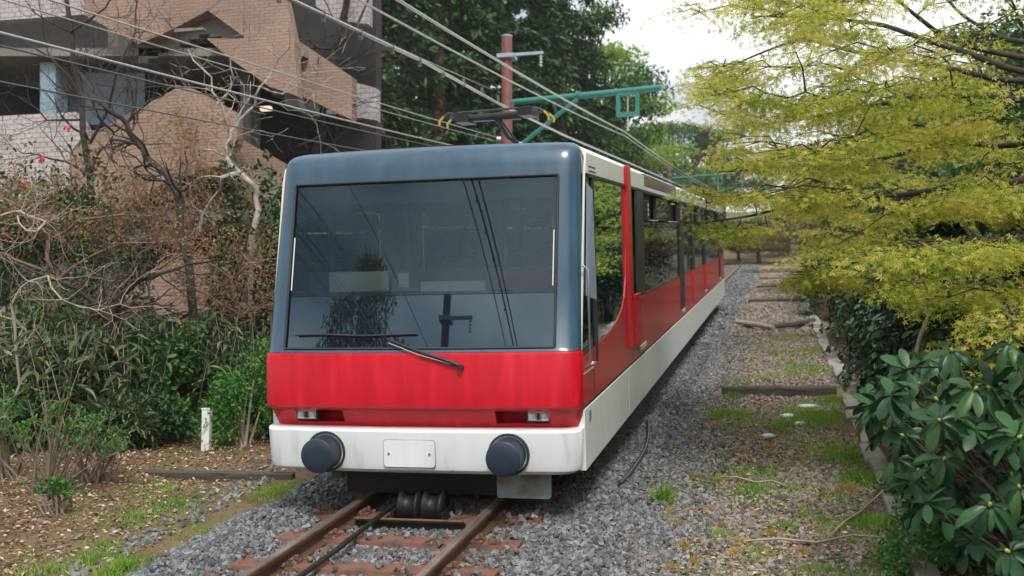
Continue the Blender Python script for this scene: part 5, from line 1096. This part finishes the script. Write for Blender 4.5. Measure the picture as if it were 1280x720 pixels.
def broad_meshes(seed, H_=9, R0=3.0, n=14000, ls=.16, trunk=.2, z0=.3):
    random.seed(seed); m = MB(); m.tube([(0, 0, -.4), (.1, .05, H_*.35), (-.05, 0, H_*.75)], [trunk, trunk*.7, trunk*.2], 8, caps=False); mb = MB(); cl = []
    for i in range(60):
        e = random.random(); a = random.random()*6.28; rr_ = R0*math.sin(math.pi*(.18+.75*e))*random.uniform(.45, 1.05); c = V3((math.cos(a)*rr_, math.sin(a)*rr_, H_*(z0+(1-z0)*e))); cl.append(c); mb.tube([(0, 0, H_*.25+e*H_*.4), V3((0, 0, H_*.3+e*H_*.45)).lerp(c, .6)+V3((0, 0, .15)), c], [.05, .03, .01], 4, caps=False)
    C_ = np.array([list(c) for c in cl]); k = rng.integers(0, len(C_), n); off = unit(n)*(rng.random(n)**.45)[:, None]*np.array([.95, .95, .42])*R0*.30; P = C_[k]+off
    D = unit(n)+[0, 0, -.2]; return m, mb, scatter('foliage', SIMPLE_V, SIMPLE_F, P, rots_from(D, rng.normal(size=n)*.7), ls*(.6+.8*rng.random(n)))
ced = [tree_proto(cedar_meshes(201+i, n=24000), 'barkcedar', 'cedar') for i in range(2)]
bro = [tree_proto(broad_meshes(301, n=15000), 'bark', 'midgreen'), tree_proto(broad_meshes(302, H_=9, R0=2.6, n=9000, ls=.17), 'bark', 'lime'), tree_proto(broad_meshes(303, n=9000, ls=.17), 'barkred', 'rustleaf'), tree_proto(broad_meshes(304, n=15000), 'bark', 'cedar')]
gC = 'dark cedars behind the train'
for i, (px, yl, s_, hs, l_) in enumerate([(450, 20, .85, 1.0, 'dark cedar nearest behind the twiggy tree and wires'), (545, 23, .95, 1.05, 'dark cedar directly left of the nearest pole'), (625, 26, .95, 1.0, 'dark cedar directly behind the nearest pole'), (705, 29, .8, .92, 'dark cedar right of the nearest pole with light through its edge'), (385, 27, 1.0, 1.1, 'dark cedar behind the building corner'), (500, 32, 1.1, 1.1, 'tall dark cedar in the second row left of the pole'), (590, 36, 1.1, 1.1, 'tall dark cedar in the second row behind the pole'), (668, 39, 1.0, 1.0, 'tall dark cedar in the second row right of the pole'), (330, 24, 1.0, 1.1, 'dark cedar rising above the building roofline'), (430, 38, 1.2, 1.2, 'distant dark cedar between building and pole')]):
    put_tree(ced[i % 2], l_, ground_at(px, yl), i*1.3, (s_, hs), 'cedar_tree', gC)
for i, (px, yl, k, s_, hs, l_) in enumerate([(738, 33, 0, .95, 1.2, 'leafy green tree at the edge of the bright sky'), (762, 37, 1, 1.15, 1.1, 'lime green spring tree right of the cedars'), (722, 24, 1, .55, .5, 'small lime green tree low behind the train roof'), (790, 46, 3, .9, .62, 'dark round tree behind the green square frame'), (838, 62, 0, 1.1, 1.0, 'grey green tree over the train roof near the sky'), (815, 54, 0, .8, .5, 'low green tree behind the farther pole'), (868, 92, 3, 1.6, 1.12, 'distant dark tree left of the maple tips'), (905, 100, 0, 1.8, 1.1, 'distant green tree behind the maple tips'), (850, 75, 1, 1.1, .45, 'distant lime green tree low over the roof')]):
    put_tree(bro[k], l_, ground_at(px, yl), i*1.9, (s_, hs), 'broadleaf_tree', 'broadleaf trees behind the train')
for i, (px, yl, k, s_, hs, l_) in enumerate([(1010, 48, 2, .9, .42, 'rust brown tree beyond the top of the path'), (1060, 30, 2, .8, .50, 'rust brown tree behind the second maple'), (1120, 24, 0, .8, .5, 'green tree behind the maple on the right bank'), (1180, 20, 3, .8, .52, 'dark tree behind the maple limbs on the right bank'), (1250, 16, 0, .8, .55, 'green tree at the right edge behind the maple'), (1150, 34, 2, 1.0, .62, 'taller rust brown tree on the right bank'), (1220, 28, 1, .9, .62, 'lime green tree high on the right bank'), (950, 62, 0, .8, .30, 'low green tree closing the end of the railway track'), (985, 70, 3, 1.0, .36, 'dark tree closing the end of the railway track'), (925, 66, 0, .7, .30, 'small green tree left of the track end'), (1300, 22, 3, 1.0, .6, 'dark tree just beyond the right edge')]):
    put_tree(bro[k], l_, ground_at(px, yl), i*2.3, (s_, hs), 'broadleaf_tree', 'trees on the right bank')
for i, (x_, y_, k, s_, l_) in enumerate([(-7.2, -13.9, 2, .62, 'twiggy tree behind the viewer mirrored at the left of the windscreen'), (7.5, -13, 1, .8, 'tree behind the viewer on the right bank'), (9, -4, 3, .9, 'dark tree outside the right edge beside the viewer'), (7.2, -4.5, 3, .55, 'small dark tree close outside the right edge'), (6.9, -8.0, 3, .6, 'small dark tree on the right bank beside the viewer'), (8.5, 7, 0, .8, 'tree on the right bank mirrored in the train windows'), (9.5, 12, 3, .9, 'dark tree on the right bank mirrored in the train windows')]):
    put_tree(bro[k], l_, V3((x_, y_, float(gz(x_, y_)))), i, (s_, .97 if i == 0 else s_*.8), 'broadleaf_tree', 'trees around the viewer')
# haze
hb = MB().box((-960, -560, -60), (960, 1260, 110)); hz = hb.build('haze', None if False else [], None)
hm = bpy.data.materials.new('valley_haze'); hm.use_nodes = True; t = hm.node_tree; t.nodes.clear(); o_ = N(t, 'ShaderNodeOutputMaterial'); v = N(t, 'ShaderNodeVolumePrincipled')
v.inputs['Color'].default_value = (.92, .95, 1, 1); v.inputs['Density'].default_value = .0007; v.inputs['Anisotropy'].default_value = .2; t.links.new(v.outputs[0], o_.inputs['Volume'])
hz.data.materials.append(hm); hz['kind'] = 'stuff'
